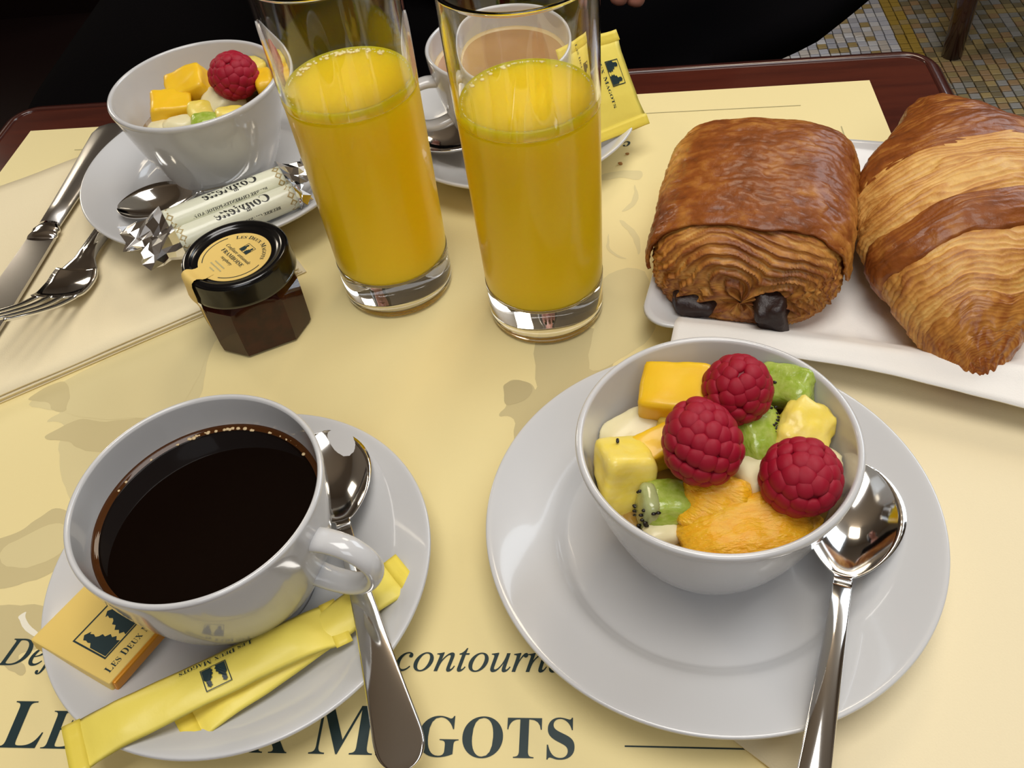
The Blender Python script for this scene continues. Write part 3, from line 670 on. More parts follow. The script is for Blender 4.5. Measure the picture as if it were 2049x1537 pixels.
def fpn(x, y, z, o=4):
    a, s, out = 1.0, 1.0, 0
    for k in range(o): out = out+a*pn(x*s+7.3*k, y*s, z*s); a *= .5; s *= 2.03
    return out
def saw(p, up=.80):
    fr = p-np.floor(p); return np.where(fr < up, (fr/up)**1.5, (1-fr)/(1-up))
def crustcol(dk):
    dk = np.clip(dk, 0, 1.3)[..., None]
    a = np.clip(dk/.4, 0, 1); b = np.clip((dk-.4)/.45, 0, 1); c = np.clip((dk-.85)/.45, 0, 1)
    col = C_LIGHT*(1-a)+C_GOLD*a; col = col*(1-b)+C_BROWN*b; return col*(1-c)+C_DARK*c
# croissant: rolled dough bands stepping down from the widest one to the two tips
spn = spline([(.1490, .2505, .0130, .0025, .0030), (.1475, .2600, .0170, .0125, .0115), (.1490, .2760, .0240, .0245, .0180), (.1545, .3020, .0300, .0385, .0235), (.1620, .3360, .0330, .0475, .0258), (.1665, .3680, .0330, .0440, .0258), (.1680, .3920, .0315, .0300, .0230), (.1685, .4100, .0290, .0215, .0190), (.1690, .4260, .0262, .0145, .0140), (.1695, .4350, .0245, .0050, .0050)], 12)
sl_ = np.linspace(0, 1, len(spn))
def sp(t): return [np.interp(np.clip(t, 0, 1), sl_, spn[:, k]) for k in range(5)]
cr = thing('croissant', (.163, .34, .0080), 'golden brown croissant with layered rolled bands on the plate', 'croissant')
#        t0,   t1,  step, tone(0 light..1 dark), coarse ridges, fine layers
bands = [(0.0, .105, .92, .85, 4, 12), (.080, .160, .985, .76, 2, 10), (.135, .225, 1.0, .66, 2, 10), (.200, .350, 1.0, .43, 4, 16), (.330, .405, 1.05, .96, 2, 7), (.380, .465, 1.01, .36, 2, 10), (.435, .535, 1.0, .22, 3, 14), (.500, .630, 1.01, .98, 3, 8), (.600, .770, .98, .96, 3, 9), (.735, 1.0, .95, .90, 4, 12)]
NTH = 190; TH = np.linspace(0, 2*PI, NTH, endpoint=False)[None, :]
for bi, (t0, t1, step, tone, nr, nf) in enumerate(bands):
    nt_ = 72; S = np.linspace(0, 1, nt_+1)[:, None]; c, sn = np.cos(TH), np.sin(TH)
    skew = (.032*c+.018*pn(c*1.2+bi*5, sn*1.2, bi*1.7))*(1 if 0 < t0 and t1 < 1 else .5)
    tt = t0+(t1-t0)*S; ef = np.clip(np.minimum(tt/.12, (1-tt)/.12), 0, 1); t = np.clip(tt+skew*ef, 0, 1)
    x, y, z, hw, hh = sp(t)
    lip = 1-(.12*np.clip(1-S/.10, 0, 1)**2 if t0 > 0 else 0)-(.12*np.clip((S-.90)/.10, 0, 1)**2 if t1 < 1 else 0)
    warp = .9*pn(c*1.4+9*bi, sn*1.4, S*1.6)+.16*pn(c*4+bi, sn*4, S*4)
    R1 = saw(S*nr+warp, .82); R2 = saw(S*nf+2.2*warp+.28*pn(c*9, sn*9, S*9+bi), .72)
    light = 1 if tone < .6 else .45
    k_ = step*(1+.055*np.sin(PI*S))*lip+.020*fpn(c*1.6+bi*3, sn*1.6, t*9)+light*(.030*(R1-.4)+.019*(R2-.4))+.008*fpn(c*9+bi, sn*9, t*70, 3)
    if tone > .6: k_ = k_+.012*np.abs(fpn(c*3+bi, sn*3, t*42, 3))
    zz = hh*k_*sn; zz = np.where(sn > 0, zz, zz*.86)
    X = x-.163+hw*k_*c; Y = y-.34+.0015*pn(c*3, sn*3, S*3+bi); Z = np.maximum(z-.0080+zz, .0002)
    n1 = .5*fpn(c*2.6+bi*2, sn*2.6, t*20, 4); n2 = .5*pn(c*7, sn*7, t*60+bi)
    dk = tone+(.34*(R1-.5)+.42*(R2-.5) if tone < .6 else -.12*(1-R1)+.20*(R2-.5))+.50*n1+.22*n2
    dk = dk+.40*np.clip(1-t/.08, 0, 1)-.15*np.clip(-sn-.1, 0, 1)
    vs = np.stack([X, Y, np.broadcast_to(Z, X.shape)], -1).reshape(-1, 3); cs = crustcol(dk).reshape(-1, 3)
    fs = [(i*NTH+k, i*NTH+(k+1) % NTH, (i+1)*NTH+(k+1) % NTH, (i+1)*NTH+k) for i in range(nt_) for k in range(NTH)]
    fs += [tuple(range(NTH))[::-1], tuple(nt_*NTH+k for k in range(NTH))]
    mk('dough_band', vs.tolist(), fs, CRUST if tone > .6 else CRUSTL, cr, col=cs, recalc=False)

# pain au chocolat: rolled rectangular pastry, cut end with layers and chocolate facing the camera
pa = thing('chocolate_pastry', (.0690, .3450, .0088), 'rectangular pain au chocolat with chocolate showing at its cut end', 'pastry', rz=math.radians(-13))
def pain_layer(name, s0, s1, th0, th1, off, mat, kindc, nS, nT, closed=True):
    S = np.linspace(s0, s1, nS+1)[:, None]; TH = np.linspace(th0, th1, nT+1)[None, :]
    if closed: TH = TH[:, :-1]
    c, sn = np.cos(TH), np.sin(TH); e = 2.7; rad = 1/((np.abs(c)**e+np.abs(sn)**e)**(1/e)); a, b = c*rad, sn*rad
    v = -.049+.100*(1-np.cos(PI*S))/2
    q = np.where(S < .34, S/.34, np.where(S > .70, (1-S)/.30, 1)); scale = np.sqrt(np.clip(1-np.clip(1-q, 0, 1)**2.4, 0, 1))
    hw, hh = .0410, .0222; cz = .0218-.0065*np.clip(1-S/.34, 0, 1); front = np.clip(1-S/.42, 0, 1); back = np.clip((S-.62)/.38, 0, 1)
    warp = 1.6*pn(a*1.3, b*1.3, S*3)+.18*pn(a*5, b*5, S*8)
    R1 = saw(S*26+warp, .80); R2 = saw(S*58+2.6*warp+.4*pn(a*9, b*9, S*30), .70)
    side = np.clip((np.abs(a)-.80)/.2, 0, 1)
    k_ = scale*(1+.05*fpn(a*1.1+3, b*1.1, S*3, 2))+.010*fpn(a*5, b*5, S*26, 3)
    if kindc == 'body':
        k_ = k_+front*(.026*(R1-.4)+.016*(R2-.4))+.03*side*(saw(b*6+pn(a, S*9, b)*1.2)-.5)+.02*side*fpn(a*9, b*14, S*40, 3)
    else:
        wr = 1-np.abs(fpn(a*2.2+1.5*S, b*2.0, S*17, 4)); wr2 = 1-np.abs(fpn(a*5+3, b*5, S*30, 3))
        k_ = k_+off*scale+.026*(wr-.6)+.014*(wr2-.6)
    zz = cz+hh*k_*b+np.where(b > 0, .0040*b*scale*np.sin(PI*np.clip((S-.10)/.85, 0, 1)), 0)
    V = v-.0045*front*(R1 if kindc == 'body' else 0)+.003*pn(a*3, b*3, 5+0*S)*(1-np.abs(2*S-1))
    if kindc != 'body': V = V+.0035*pn(a*2.5+4, b*2.5, 1+0*S)*np.clip(1-(S-s0)/.15, 0, 1)
    X = hw*k_*a; Z = np.maximum(zz, .0004); V = np.broadcast_to(V, X.shape)
    n1 = .5*fpn(a*2.2+7, b*2.2, S*9, 4)
    if kindc == 'body':
        dk = .60+.42*(R1-.5)*np.clip(front*2+.2, 0, 1)+.46*(R2-.5)*np.clip(front*2+.2, 0, 1)+.75*n1+.10*front
        dk = dk-.15*np.clip(-b-.3, 0, 1)-.16*np.clip(a-.6, 0, 1)
    else:
        dk = .98+.52*n1+.35*(.62-wr)+.25*(.6-wr2)-.75*np.clip(-a-.72, 0, 1)/.28*np.clip((S-.35)/.2, 0, 1)-.35*np.clip(a-.86, 0, 1)/.14-.2*back
    vs = np.stack([X, V, Z], -1).reshape(-1, 3); cs = crustcol(dk).reshape(-1, 3); n = nT if closed else nT+1
    fs = [(i*n+k, i*n+(k+1) % n, (i+1)*n+(k+1) % n, (i+1)*n+k) for i in range(nS) for k in range(nT)]
    return mk(name, vs.tolist(), fs, mat, pa, col=cs, recalc=False)
pain_layer('layered_body', 0.0, 1.0, 0, 2*PI, 0, CRUSTL, 'body', 190, 240)
o = pain_layer('top_crust', .225, .985, math.radians(2), math.radians(188), .050, CRUST, 'top', 150, 190, False)
sm = o.modifiers.new('solid', 'SOLIDIFY'); sm.thickness = .0016; sm.offset = -1
for (x, y, z, dx, dz, r, sd) in ((-.0205, -.0440, .0098, .019, .0088, .15, 1), (.0130, -.0485, .0110, .0135, .0205, -.22, 2)):
    v, f = chunk_mesh((dx, .022, dz), 5, 10, .0016, 180, sd); o = mk('chocolate_stick', v, f, CHOC, pa, loc=(x, y, z), label='dark melted chocolate stick'); o.rotation_euler = (.25, r, .1)
# loose flake of crust at the left side
v, f = chunk_mesh((.009, .006, .0022), 3, 6, .0012, 300, 9); mk('crust_flake', v, f, CRUSTL, pa, loc=(-.0420, .004, .0270), col=[C_LIGHT]*len(v)).rotation_euler = (.4, .9, .3)
cr_m = M('crumb_crust', (.40, .19, .05), .7)
for k, (px, py, s) in enumerate(((1241, 331, .0016), (1255, 311, .0011), (1345, 329, .0010))):
    v, f = chunk_mesh((s*1.6, s, s*.8), 3, 4, .0004, 600, k); p = at(px, py, 0)
    mk('pastry_crumb', v, f, cr_m, loc=(p[0], p[1], MZ+s*.42+.0001), label=['largest brown crumb on the placemat between saucer and pastries', 'small brown crumb close to the milky coffee saucer rim', 'tiny brown crumb just left of the chocolate pastry'][k], cat='crumb', group='pastry crumbs')

# ------------------------------------------------------------------ fruit pieces
def fruit(name, label, mat, dims, loc, rot, e=6, seed=0, cat='fruit', group=None, **kw):
    if loc[1] > .3: loc = lift(loc)
    v, f = chunk_mesh(dims, e, 12, kw.pop('amp', .0007), kw.pop('fr', 140), seed, **kw)
    Rm = Euler([math.radians(a) for a in rot]).to_matrix(); bc, bz = (S1, .0072) if loc[1] < .3 else (S3, .0124); w_ = []
    for p in v:                                                       # pieces press against the bowl's inner wall
        q = Rm @ Vector(p)+Vector(loc); hz = q.z-bz
        lim = float(np.interp(hz, [.0060, .0068, .0125, .0225, .0350, .0470, .0575, .062], [.005, .0170, .0265, .0325, .0372, .0408, .0430, .060]))-.0006
        dx, dy = q.x-bc[0], q.y-bc[1]; r_ = math.hypot(dx, dy)
        if r_ > lim: q.x, q.y = bc[0]+dx*lim/r_, bc[1]+dy*lim/r_
        w_.append(tuple(Rm.transposed() @ (q-Vector(loc))))
    o = mk(name, w_, f, mat, loc=loc, label=label, cat=cat, group=group); o.rotation_euler = [math.radians(a) for a in rot]; return o
def seeds_on(o, pts, s=.00055):
    q, f = quadsphere(2); sp_ = q/np.linalg.norm(q, axis=1)[:, None]; parts = []
    for p in pts: parts.append(((sp_*np.array([s*1.7, s, s])+np.array(p)).tolist(), f))
    mk('seeds', *merge(*parts), SEED, o, kind='stuff')
G1 = 'fruit salad pieces in the front bowl'; G3 = 'fruit salad pieces in the far left bowl'
fruit('mango_cube', 'large yellow mango cube at the back of the front bowl', MANGO, (.0225, .0190, .0200), (.0215, .2080, .0600), (10, -5, -12), 14, 1, group=G1, shear=.10, taper=(.06, .0), amp=.0009, fr=70)
fruit('pear_slice', 'pale pear slice against the left wall of the front bowl', PEAR, (.0240, .0150, .0100), (.0060, .1995, .0520), (10, -12, 25), 3, 2, group=G1)
fruit('mango_chunk', 'big yellow fruit chunk with a black speck at the bowl left side', PINE, (.0185, .0175, .0260), (.0030, .1795, .0515), (-18, 12, 15), 8, 3, group=G1, taper=(-.08, .05), amp=.0012, fr=80)
sd = bpy.context.scene.objects['mango_chunk']
p = at(1237, 881, .0645); mk('kiwi_seed', *(lambda q: ((q[0]/np.linalg.norm(q[0], axis=1)[:, None]*np.array([.0006, .0011, .0005])).tolist(), q[1]))(quadsphere(3)), SEED, loc=(p[0]-.0002, p[1], .0642), label='single black kiwi seed stuck to the yellow chunk', cat='seed')
fruit('mango_strip', 'narrow orange mango strip between yellow chunk and front raspberry', MANGO, (.0220, .0110, .0140), (.0140, .1895, .0545), (12, -10, 22), 12, 4, group=G1)
fruit('pineapple_piece', 'small pale yellow pineapple bit under the back mango cube', PINE, (.0110, .0100, .0100), (.0215, .1985, .0565), (5, 10, 30), 4, 5, group=G1, amp=.0014, fr=260)
k1 = fruit('kiwi_piece', 'glossy green kiwi wedge at the back right rim of the front bowl', KIWI, (.0210, .0150, .0120), (.0600, .2120, .0600), (20, -14, -30), 4, 6, group=G1, amp=.0012)
seeds_on(k1, [(random.uniform(-.009, -.001), random.uniform(-.006, .000), .0058) for _ in range(12)])
k2 = fruit('kiwi_piece', 'green kiwi slice with seeds in the middle of the front bowl', KIWI, (.0160, .0230, .0120), (.0490, .1930, .0570), (22, 24, 18), 4, 7, group=G1, amp=.0010)
seeds_on(k2, [(.0035+random.uniform(-.0016, .0022), random.uniform(-.009, .009), .0056-random.uniform(0, .0008)) for _ in range(26)])
k3 = fruit('kiwi_piece', 'green kiwi wedge with seeded edge at the lower left of the front bowl', KIWI, (.0200, .0150, .0160), (.0180, .1690, .0505), (-6, 10, 8), 4, 8, group=G1, amp=.0010)
v, f = chunk_mesh((.0060, .0130, .0145), 4, 8, .0006, 200, 21); mk('seeded_core', v, f, KIWIC, k3, loc=(-.0078, -.0008, .0012))
seeds_on(k3, [(-.0109+random.uniform(-.0003, .0008), random.uniform(-.0060, .0055), random.uniform(-.0065, .0075)) for _ in range(18)]+[(random.uniform(-.0105, -.0055), -.0077, random.uniform(-.005, .0068)) for _ in range(10)])
fruit('pineapple_wedge', 'pale yellow pineapple wedge at the right side of the front bowl', PINE, (.0180, .0220, .0150), (.0635, .1945, .0560), (16, 18, -25), 4, 9, group=G1, amp=.0014, fr=240)
fruit('pear_cube', 'whitish pear cube in the centre of the front bowl below kiwi', PEAR, (.0150, .0160, .0140), (.0475, .1770, .0530), (-10, 5, 20), 5, 10, group=G1)
fruit('pear_piece', 'cream pear piece behind the right raspberry in the front bowl', PEAR, (.0220, .0120, .0110), (.0640, .1830, .0540), (5, 10, -8), 4, 11, group=G1, amp=.0014, fr=220)
fruit('pear_bit', 'small pale pear bit in the syrup of the front bowl', PEAR, (.0130, .0090, .0090), (.0150, .1600, .0480), (0, 5, 15), 3, 12, group=G1)
og = fruit('orange_segment', 'large juicy orange segment at the front of the front bowl', ORANGE, (.0430, .0270, .0200), (.0415, .1600, .0480), (14, -3, 6), 3, 13, group=G1, amp=.0026, fr=150)
fruit('orange_segment', 'upper orange piece leaning under the front raspberry', ORANGE, (.0230, .0240, .0180), (.0320, .1680, .0515), (30, 5, -22), 3.2, 14, group=G1, amp=.0020, fr=170)
fruit('orange_segment', 'small orange piece against the right wall below the right raspberry', ORANGE, (.0170, .0120, .0100), (.0600, .1575, .0490), (8, 14, 38), 4, 15, group=G1, amp=.0010, fr=170)
fruit('mango_cube', 'yellow mango cube near the left rim of the far bowl', MANGO, (.0215, .0175, .0190), (-.2380, .4335, .0520), (10, 8, 18), 14, 31, group=G3, shear=.15)
fruit('mango_cube', 'yellow mango cube in the middle back of the far bowl', MANGO, (.0215, .0180, .0210), (-.2290, .4500, .0550), (18, -12, 14), 14, 32, group=G3, shear=-.15)
fruit('melon_piece', 'pale melon piece under the raspberry of the far bowl', PEAR, (.0220, .0180, .0170), (-.2110, .4420, .0510), (10, -20, 40), 4, 33, group=G3)
fruit('pineapple_piece', 'bright pineapple piece at the back right of the far bowl', PINE, (.0240, .0160, .0150), (-.2000, .4630, .0555), (0, -4, 10), 5, 34, group=G3, amp=.0013, fr=260)
fruit('pear_piece', 'whitish pear piece at the front rim of the far bowl', PEAR, (.0180, .0120, .0120), (-.2290, .4190, .0505), (0, 0, 15), 3, 35, group=G3)
fruit('pear_bit', 'cream pear bit at the front left rim of the far bowl', PEAR, (.0140, .0120, .0110), (-.2405, .4210, .0485), (0, 0, -20), 3, 36, group=G3)
fruit('kiwi_piece', 'small green kiwi piece at the front rim of the far bowl', KIWI, (.0150, .0110, .0130), (-.2135, .4180, .0515), (10, 6, 10), 4, 37, group=G3)
fruit('pineapple_bit', 'yellow pineapple bit between mango and kiwi in the far bowl', PINE, (.0130, .0120, .0130), (-.2205, .4290, .0520), (25, 20, 30), 5, 38, group=G3)
fruit('pineapple_bit', 'yellow pineapple bit right of the kiwi in the far bowl', PINE, (.0170, .0100, .0120), (-.2010, .4240, .0515), (0, 8, 25), 4, 39, group=G3)
fruit('mango_sliver', 'orange mango sliver behind the raspberry in the far bowl', MANGO, (.0100, .0180, .0160), (-.1860, .4470, .0560), (5, 0, 20), 5, 40, group=G3)
q, f0 = quadsphere(6); sp_ = q/np.linalg.norm(q, axis=1)[:, None]
DRUP = bpy.data.meshes.new('drupelet'); DRUP.from_pydata((sp_*np.array([1, 1, .85])).tolist(), [], f0); DRUP.polygons.foreach_set('use_smooth', [True]*len(DRUP.polygons)); DRUP.materials.append(RASP)
def raspberry(loc, rx, rz_, tilt, label, n=72, seed=0):
    """hollow cone-like berry, blunt top along local +z"""
    rnd = random.Random(seed); r = thing('raspberry', loc, label, 'raspberry', 'raspberries'); r.rotation_euler = [math.radians(a) for a in tilt]
    cv = [tuple(p*np.array([rx*.90, rx*.90, rz_*.91])*np.array([1-.14*p[2], 1-.14*p[2], 1])) for p in sp_]
    mk('core', cv, f0, RASPC, r)
    ga = PI*(3-math.sqrt(5))
    for i in range(n):
        zz = 1-2*(i+.5)/n; zz = zz*.97; rr = math.sqrt(1-zz*zz); a = i*ga+rnd.uniform(-.12, .12)
        p = Vector((rr*math.cos(a), rr*math.sin(a), zz)); tp = 1-.14*zz
        pos = Vector((p.x*rx*tp*.89, p.y*rx*tp*.89, p.z*rz_*.90)); nrm = Vector((p.x/rx, p.y/rx, p.z/rz_)).normalized()
        s = rx*2.32/math.sqrt(n)*rnd.uniform(.93, 1.12)
        o = bpy.data.objects.new('drupelet', DRUP); COL.objects.link(o); o.parent = r
        o.matrix_local = Matrix.Translation(pos) @ nrm.to_track_quat('Z', 'Y').to_matrix().to_4x4() @ Matrix.Diagonal((s, s, s*.72, 1))
    return r
raspberry((.0418, .2020, .0715), .0113, .0118, (10, 8, 0), 'ripe raspberry at the back of the front bowl against the mango', 72, 1)
raspberry((.0278, .1785, .0730), .0122, .0142, (-35, -8, 20), 'largest cone-shaped raspberry in the middle of the front bowl', 80, 2)
raspberry((.0582, .1690, .0655), .0122, .0120, (60, 40, 0), 'ripe raspberry at the right rim of the front bowl', 72, 3)
raspberry(lift((-.2010, .4450, .0655)), .0126, .0112, (25, 15, 0), 'single raspberry on the far left bowl', 72, 4)

# ------------------------------------------------------------------ butter rolls in printed paper with foil ends
def butter_roll(label, a, b, r, text, roll=0, left_foil=.020, right_foil=.014, seed=0):
    a, b = Vector(lift(a)), Vector(lift(b)); L = (b-a).length
    t = thing('butter_roll', a, label, 'butter', 'wrapped butter rolls')
    x = (b-a).normalized(); y = Vector((0, 0, 1)).cross(x).normalized(); z = x.cross(y)
    t.matrix_world = Matrix((( x.x, y.x, z.x, a.x), (x.y, y.y, z.y, a.y), (x.z, y.z, z.z, a.z), (0, 0, 0, 1))) @ Matrix.Rotation(roll, 4, 'X')
    n = 40; loops = []
    for i in range(15):
        s = i/14; loops.append([(L*s, r*(1+.03*nz(s*7+seed, math.cos(q)*2, math.sin(q)*2))*math.cos(q), r*(1+.03*nz(s*7+seed, math.cos(q)*2, math.sin(q)*2))*math.sin(q)) for q in np.linspace(0, 2*PI, n, endpoint=False)])
    loops = [[(-.0012, p[1]*.75, p[2]*.75) for p in loops[0]]]+loops+[[(L+.0012, p[1]*.75, p[2]*.75) for p in loops[-1]]]
    wrap = mk('paper_wrap', *loft(loops), BUTTERP, t)
    def foil(x0, d, ln, flare):
        lo = []
        for i in range(6):
            s = i/5; base = r*(.95-.55*math.sin(PI*min(1, s*1.5)) if s < .67 else .95-.55*math.sin(PI*min(1, .67*1.5)))
            rr = r*(.96*(1-s)**1.2+.42)*(1+flare*max(0, s-.35)); fl = 1-.80*s
            lo.append([(x0+d*ln*s+.0060*nz(seed+i*1.7, k*1.9, d)*s, rr*math.cos(q)*(1+.55*s*nz(k*1.7+.3, i*1.3, seed)), rr*fl*math.sin(q)*(1+.5*nz(k*.9, i*.6, seed+4))+.0030*s*nz(k*.6, seed, i*.5)) for k, q in enumerate(np.linspace(0, 2*PI, 13, endpoint=False))])
        mk('foil_end', *loft(lo), FOIL, t, smooth=False, label='crumpled silver foil end')
    foil(.001, -1, left_foil, 2.2); foil(L-.001, 1, right_foil, 1.6)
    def oncyl(u, v, k=1.012): q = v/r; return (u, r*k*math.sin(-q), r*k*math.cos(q))
    # band of gold diamonds at both ends
    for x0 in (.0032, L-.0032):
        pv, pf = [], []
        for k in range(6):
            q = (k-2.5)*.0042; o_ = len(pv)
            for s_ in (1, .55): pv += [(x0-.0021*s_, q), (x0, q-.0021*s_), (x0+.0021*s_, q), (x0, q+.0021*s_)]
            pf += [(o_+i, o_+(i+1) % 4, o_+4+(i+1) % 4, o_+4+i) for i in range(4)]
        mapped('gold_band', pv, pf, oncyl, GOLDINK, wrap)
    for s, size, cx, cy, style in text:
        v, f = text2d(s, size, style, .006); v[:, 0] -= (v[:, 0].min()+v[:, 0].max())/2; v[:, 1] -= size*.3
        v = -v+np.array([cx*L, cy])                                    # printed upside down for us
        mapped('lettering', v, f, oncyl, BLACKINK, wrap)
    return t
BT = [('la', .0036, .60, .0006, 'bi'), ('Conviette', .0080, .56, -.0020, 'bi'), ('BEURRE CHARENTES-POITOU A.O.P.', .0023, .52, .0062, 'bold')]
butter_roll('butter roll in printed paper, the upper one nearest the fruit bowl', (-.2290, .3640, .0275), (-.1735, .4010, .0270), .0072, BT, .35, .022, .016, 1)
butter_roll('butter roll in printed paper, the lower one nearest the jam jar', (-.2195, .3525, .0250), (-.1645, .3875, .0255), .0069, BT, .55, .020, .005, 2)

# ------------------------------------------------------------------ sugar sticks, chocolate
def stick(label, a, b, w, zf, h=.0045, print_=True, seed=0, crimp=.010):
    """flat paper stick from a to b (xy); zf(s) height of its underside along the length"""
    a, b = np.array(a), np.array(b); L = np.linalg.norm(b-a); d = (b-a)/L; nrm = np.array([-d[1], d[0]])
    t = thing('sugar_stick', (a[0], a[1], 0), label, 'sugar', 'yellow sugar sticks', rz=math.atan2(d[1], d[0]))
    def thick(x): 
        e = min(x, L-x); return h*min(1, max(0, (e-crimp*.6)/(crimp*1.2)))**.6+.0007
    def surf(x, u, top=True):
        th = thick(x); z0 = zf(x/L); wob = .0005*nz(x*90+seed, u*2, seed)+.0009*nz(x*35+seed*3, u*.7, 1)*(1 if thick(x) > .001 else .3)
        p = (1-abs(u)**2.2)
        return z0+(th*.5+th*.5*p if top else th*.5-th*.42*p)+wob
    nx, nu = 60, 12; loops = []
    for i in range(nx+1):
        x = L*i/nx; ww = w/2*(1-.10*min(1, thick(x)/h))*(1+.02*nz(x*80, seed, 2))
        loops.append([(x, ww*u, surf(x, u)) for u in np.linspace(-1, 1, nu)]+[(x, ww*u, surf(x, u, False)) for u in np.linspace(1, -1, nu)[1:-1]])
    tube_ = mk('paper_tube', *loft(loops), SUGARP, t)
    for x0, x1 in ((-.0004, crimp*.55), (L-crimp*.55, L+.0004)):
        lo = [[(x, w/2*1.012*u, surf(x, u)+.00025) for u in np.linspace(-1, 1, nu)]+[(x, w/2*1.012*u, surf(x, u, False)-.0001) for u in np.linspace(1, -1, nu)] for x in np.linspace(x0, x1, 4)]
        mk('crimped_end', *loft(lo), SUGARP2, t)
    if print_:
        ev, ef = emblem(); v2 = -(ev-.5)*np.array([.0088, .0080])+np.array([print_[0]*L, print_[1]*w])
        mapped('emblem', v2, ef, lambda x, y: (x, y, surf(x, y/(w/2*.92))+.0006), INK, tube_)
        v2, f2 = smallcaps('LES DEUX MAGOTS', .0030, .8, 'bold', -.004, .06, .3); v2[:, 0] -= (v2[:, 0].min()+v2[:, 0].max())/2
        v2 = -v2+np.array([print_[0]*L+.0015, print_[1]*w+.0076])
        mapped('lettering', v2, f2, lambda x, y: (x, y, surf(x, max(-1, min(1, y/(w/2*.92))))+.0004), INK, tube_)
    return t
# lower stick lies in the saucer; upper stick on top of it and on the rim
stick('yellow paper sugar stick, the lower one, partly hidden under the other', (-.1440, .1065), (-.0755, .1650), .0165, lambda s: .0128+.0015*s+.0032*(2*s-1)**2, .0036, None, 2)
stick('yellow paper sugar stick with emblem, lying uppermost across the saucer rim', (-.1765, .0965), (-.0965, .1460), .0185, lambda s: .0220-.0060*s, .0042, (.53, -.06), 1)
stick('yellow paper sugar packet leaning on the milky coffee saucer behind the glass', (.0100, .4370), (-.0070, .4660), .0340, lambda s: .0205+.040*s, .0030, (.55, -.20), 3, .006)
ch = thing('chocolate_square', at(62, 1285, .024), 'small flat square chocolate in a yellow printed sleeve beside the coffee cup', 'chocolate')
uc = Vector((.92, -.394, -.10)).normalized(); vc = Vector((.394, .92, -.13)); vc = (vc-uc*vc.dot(uc)).normalized(); wc = uc.cross(vc)
org = Vector(at(60, 1280, .0235))
ch.matrix_world = Matrix(((uc.x, vc.x, wc.x, org.x), (uc.y, vc.y, wc.y, org.y), (uc.z, vc.z, wc.z, org.z), (0, 0, 0, 1)))
CS = .0375
slv = mk('paper_sleeve', *boxm(CS-.0012, CS, .0062, (CS/2-.0006, CS/2, -.0031)), CHOCBOX, ch, smooth=False); bevel(slv, .0006)
o = mk('inner_foil', *boxm(.0018, CS-.002, .0054, (CS-.0008, CS/2, -.0031)), CHOCORANGE, ch, smooth=False); bevel(o, .0007)
ev, ef = emblem(); c_, s_ = 0, 1
mapped('emblem', [(.0285-y*.0150, .0062+x*.0185) for x, y in ev], ef, lambda x, y: (x, y, .00012), INK, slv)
v, f = smallcaps('LES DEUX MAGOTS', .0038, .8, 'bold', -.004, .06, .3)
mapped('lettering', [(.0335-y, .0030+x) for x, y in v], f, lambda x, y: (x, y, .00012), INK, slv)

# ------------------------------------------------------------------ chair behind the table
chair = thing('wooden_chair', (.74, 1.85, FZ+.006), 'dark wooden chair with round legs standing on the mosaic floor', 'chair')
for x, y in ((0, 0), (.40, 0), (0, .40), (.40, .40)):
    mk('leg', *tube([(x, y, 0), (x, y, .2), (x, y, .43)], [.021, .022, .024], 16, up=(0, 1, 0)), WOODE, chair)
o = mk('seat', *prism([(px_+.2, py_+.2) for px_, py_ in rrect(.235, .235, .06)], .43, .47), LEATHER, chair, smooth=False); bevel(o, .008)
for x in (.43, ): mk('backrest', *prism([(px_+x, py_+.2) for px_, py_ in rrect(.014, .21, .01)], .60, .92), WOODE, chair, smooth=False)
for y in (.02, .38): mk('back_post', *tube([(.43, y, .46), (.43, y, .92)], .016, 12, up=(0, 1, 0)), WOODE, chair)
bench = thing('banquette', (-1.36, 1.05, FZ+.005), 'very dark leather banquette seat in the shadow beyond the table', 'bench')
o = mk('seat_cushion', *prism(rrect(.62, .34, .05), .25, .44), LEATHER, bench, smooth=False); bevel(o, .02)
mk('base', *boxm(1.2, .62, .25, (0, 0, .125)), LEATHER, bench, smooth=False)
o = mk('backrest', *boxm(1.24, .14, .62, (0, .40, .65)), LEATHER, bench, smooth=False); bevel(o, .03)

# ------------------------------------------------------------------ person seated across the table, in black
def skinmesh(name, verts, edges, radii, mat, parent, sub=2, root=0):
    me = bpy.data.meshes.new(name); me.from_pydata(verts, edges, []); o = bpy.data.objects.new(name, me); COL.objects.link(o); o.parent = parent
    me.materials.append(mat); sk = o.modifiers.new('skin', 'SKIN'); sk.use_smooth_shade = True
    for i, r in enumerate(radii):
        d = me.skin_vertices[0].data[i]; d.radius = r if hasattr(r, '__len__') else (r, r); d.use_root = (i == root)
    s = o.modifiers.new('subd', 'SUBSURF'); s.levels = sub; s.render_levels = sub
    return o
per = thing('person', (-.09, .98, FZ+.005), 'person in black clothes seated across the table, one bare hand showing', 'person')
def W_(x, y, z): return (x+.09, y-.98, z-FZ-.005)
V = {}; order = []
def add_(k, p, r): V[k] = (W_(*p), r); order.append(k)
add_('pelvis', (-.09, .98, -.20), (.15, .12)); add_('waist', (-.09, .985, .0), (.13, .10)); add_('chest', (-.09, .98, .20), (.15, .11)); add_('neckb', (-.09, .98, .34), (.07, .065)); add_('neck', (-.09, .965, .41), .05)
add_('jaw', (-.09, .945, .47), (.062, .075)); add_('brow', (-.09, .955, .545), (.073, .088)); add_('crown', (-.09, .965, .61), (.052, .062))
for s, n in ((-1, 'l'), (1, 'r')):
    add_('sh'+n, (-.09+s*.17, .98, .29), .055); add_('el'+n, (-.09+s*(.25), .92 if s < 0 else .93, .06), .042)
add_('wrl', (-.22, .80, -.150), .027); add_('wrr', (.075, .755, .045), .026)
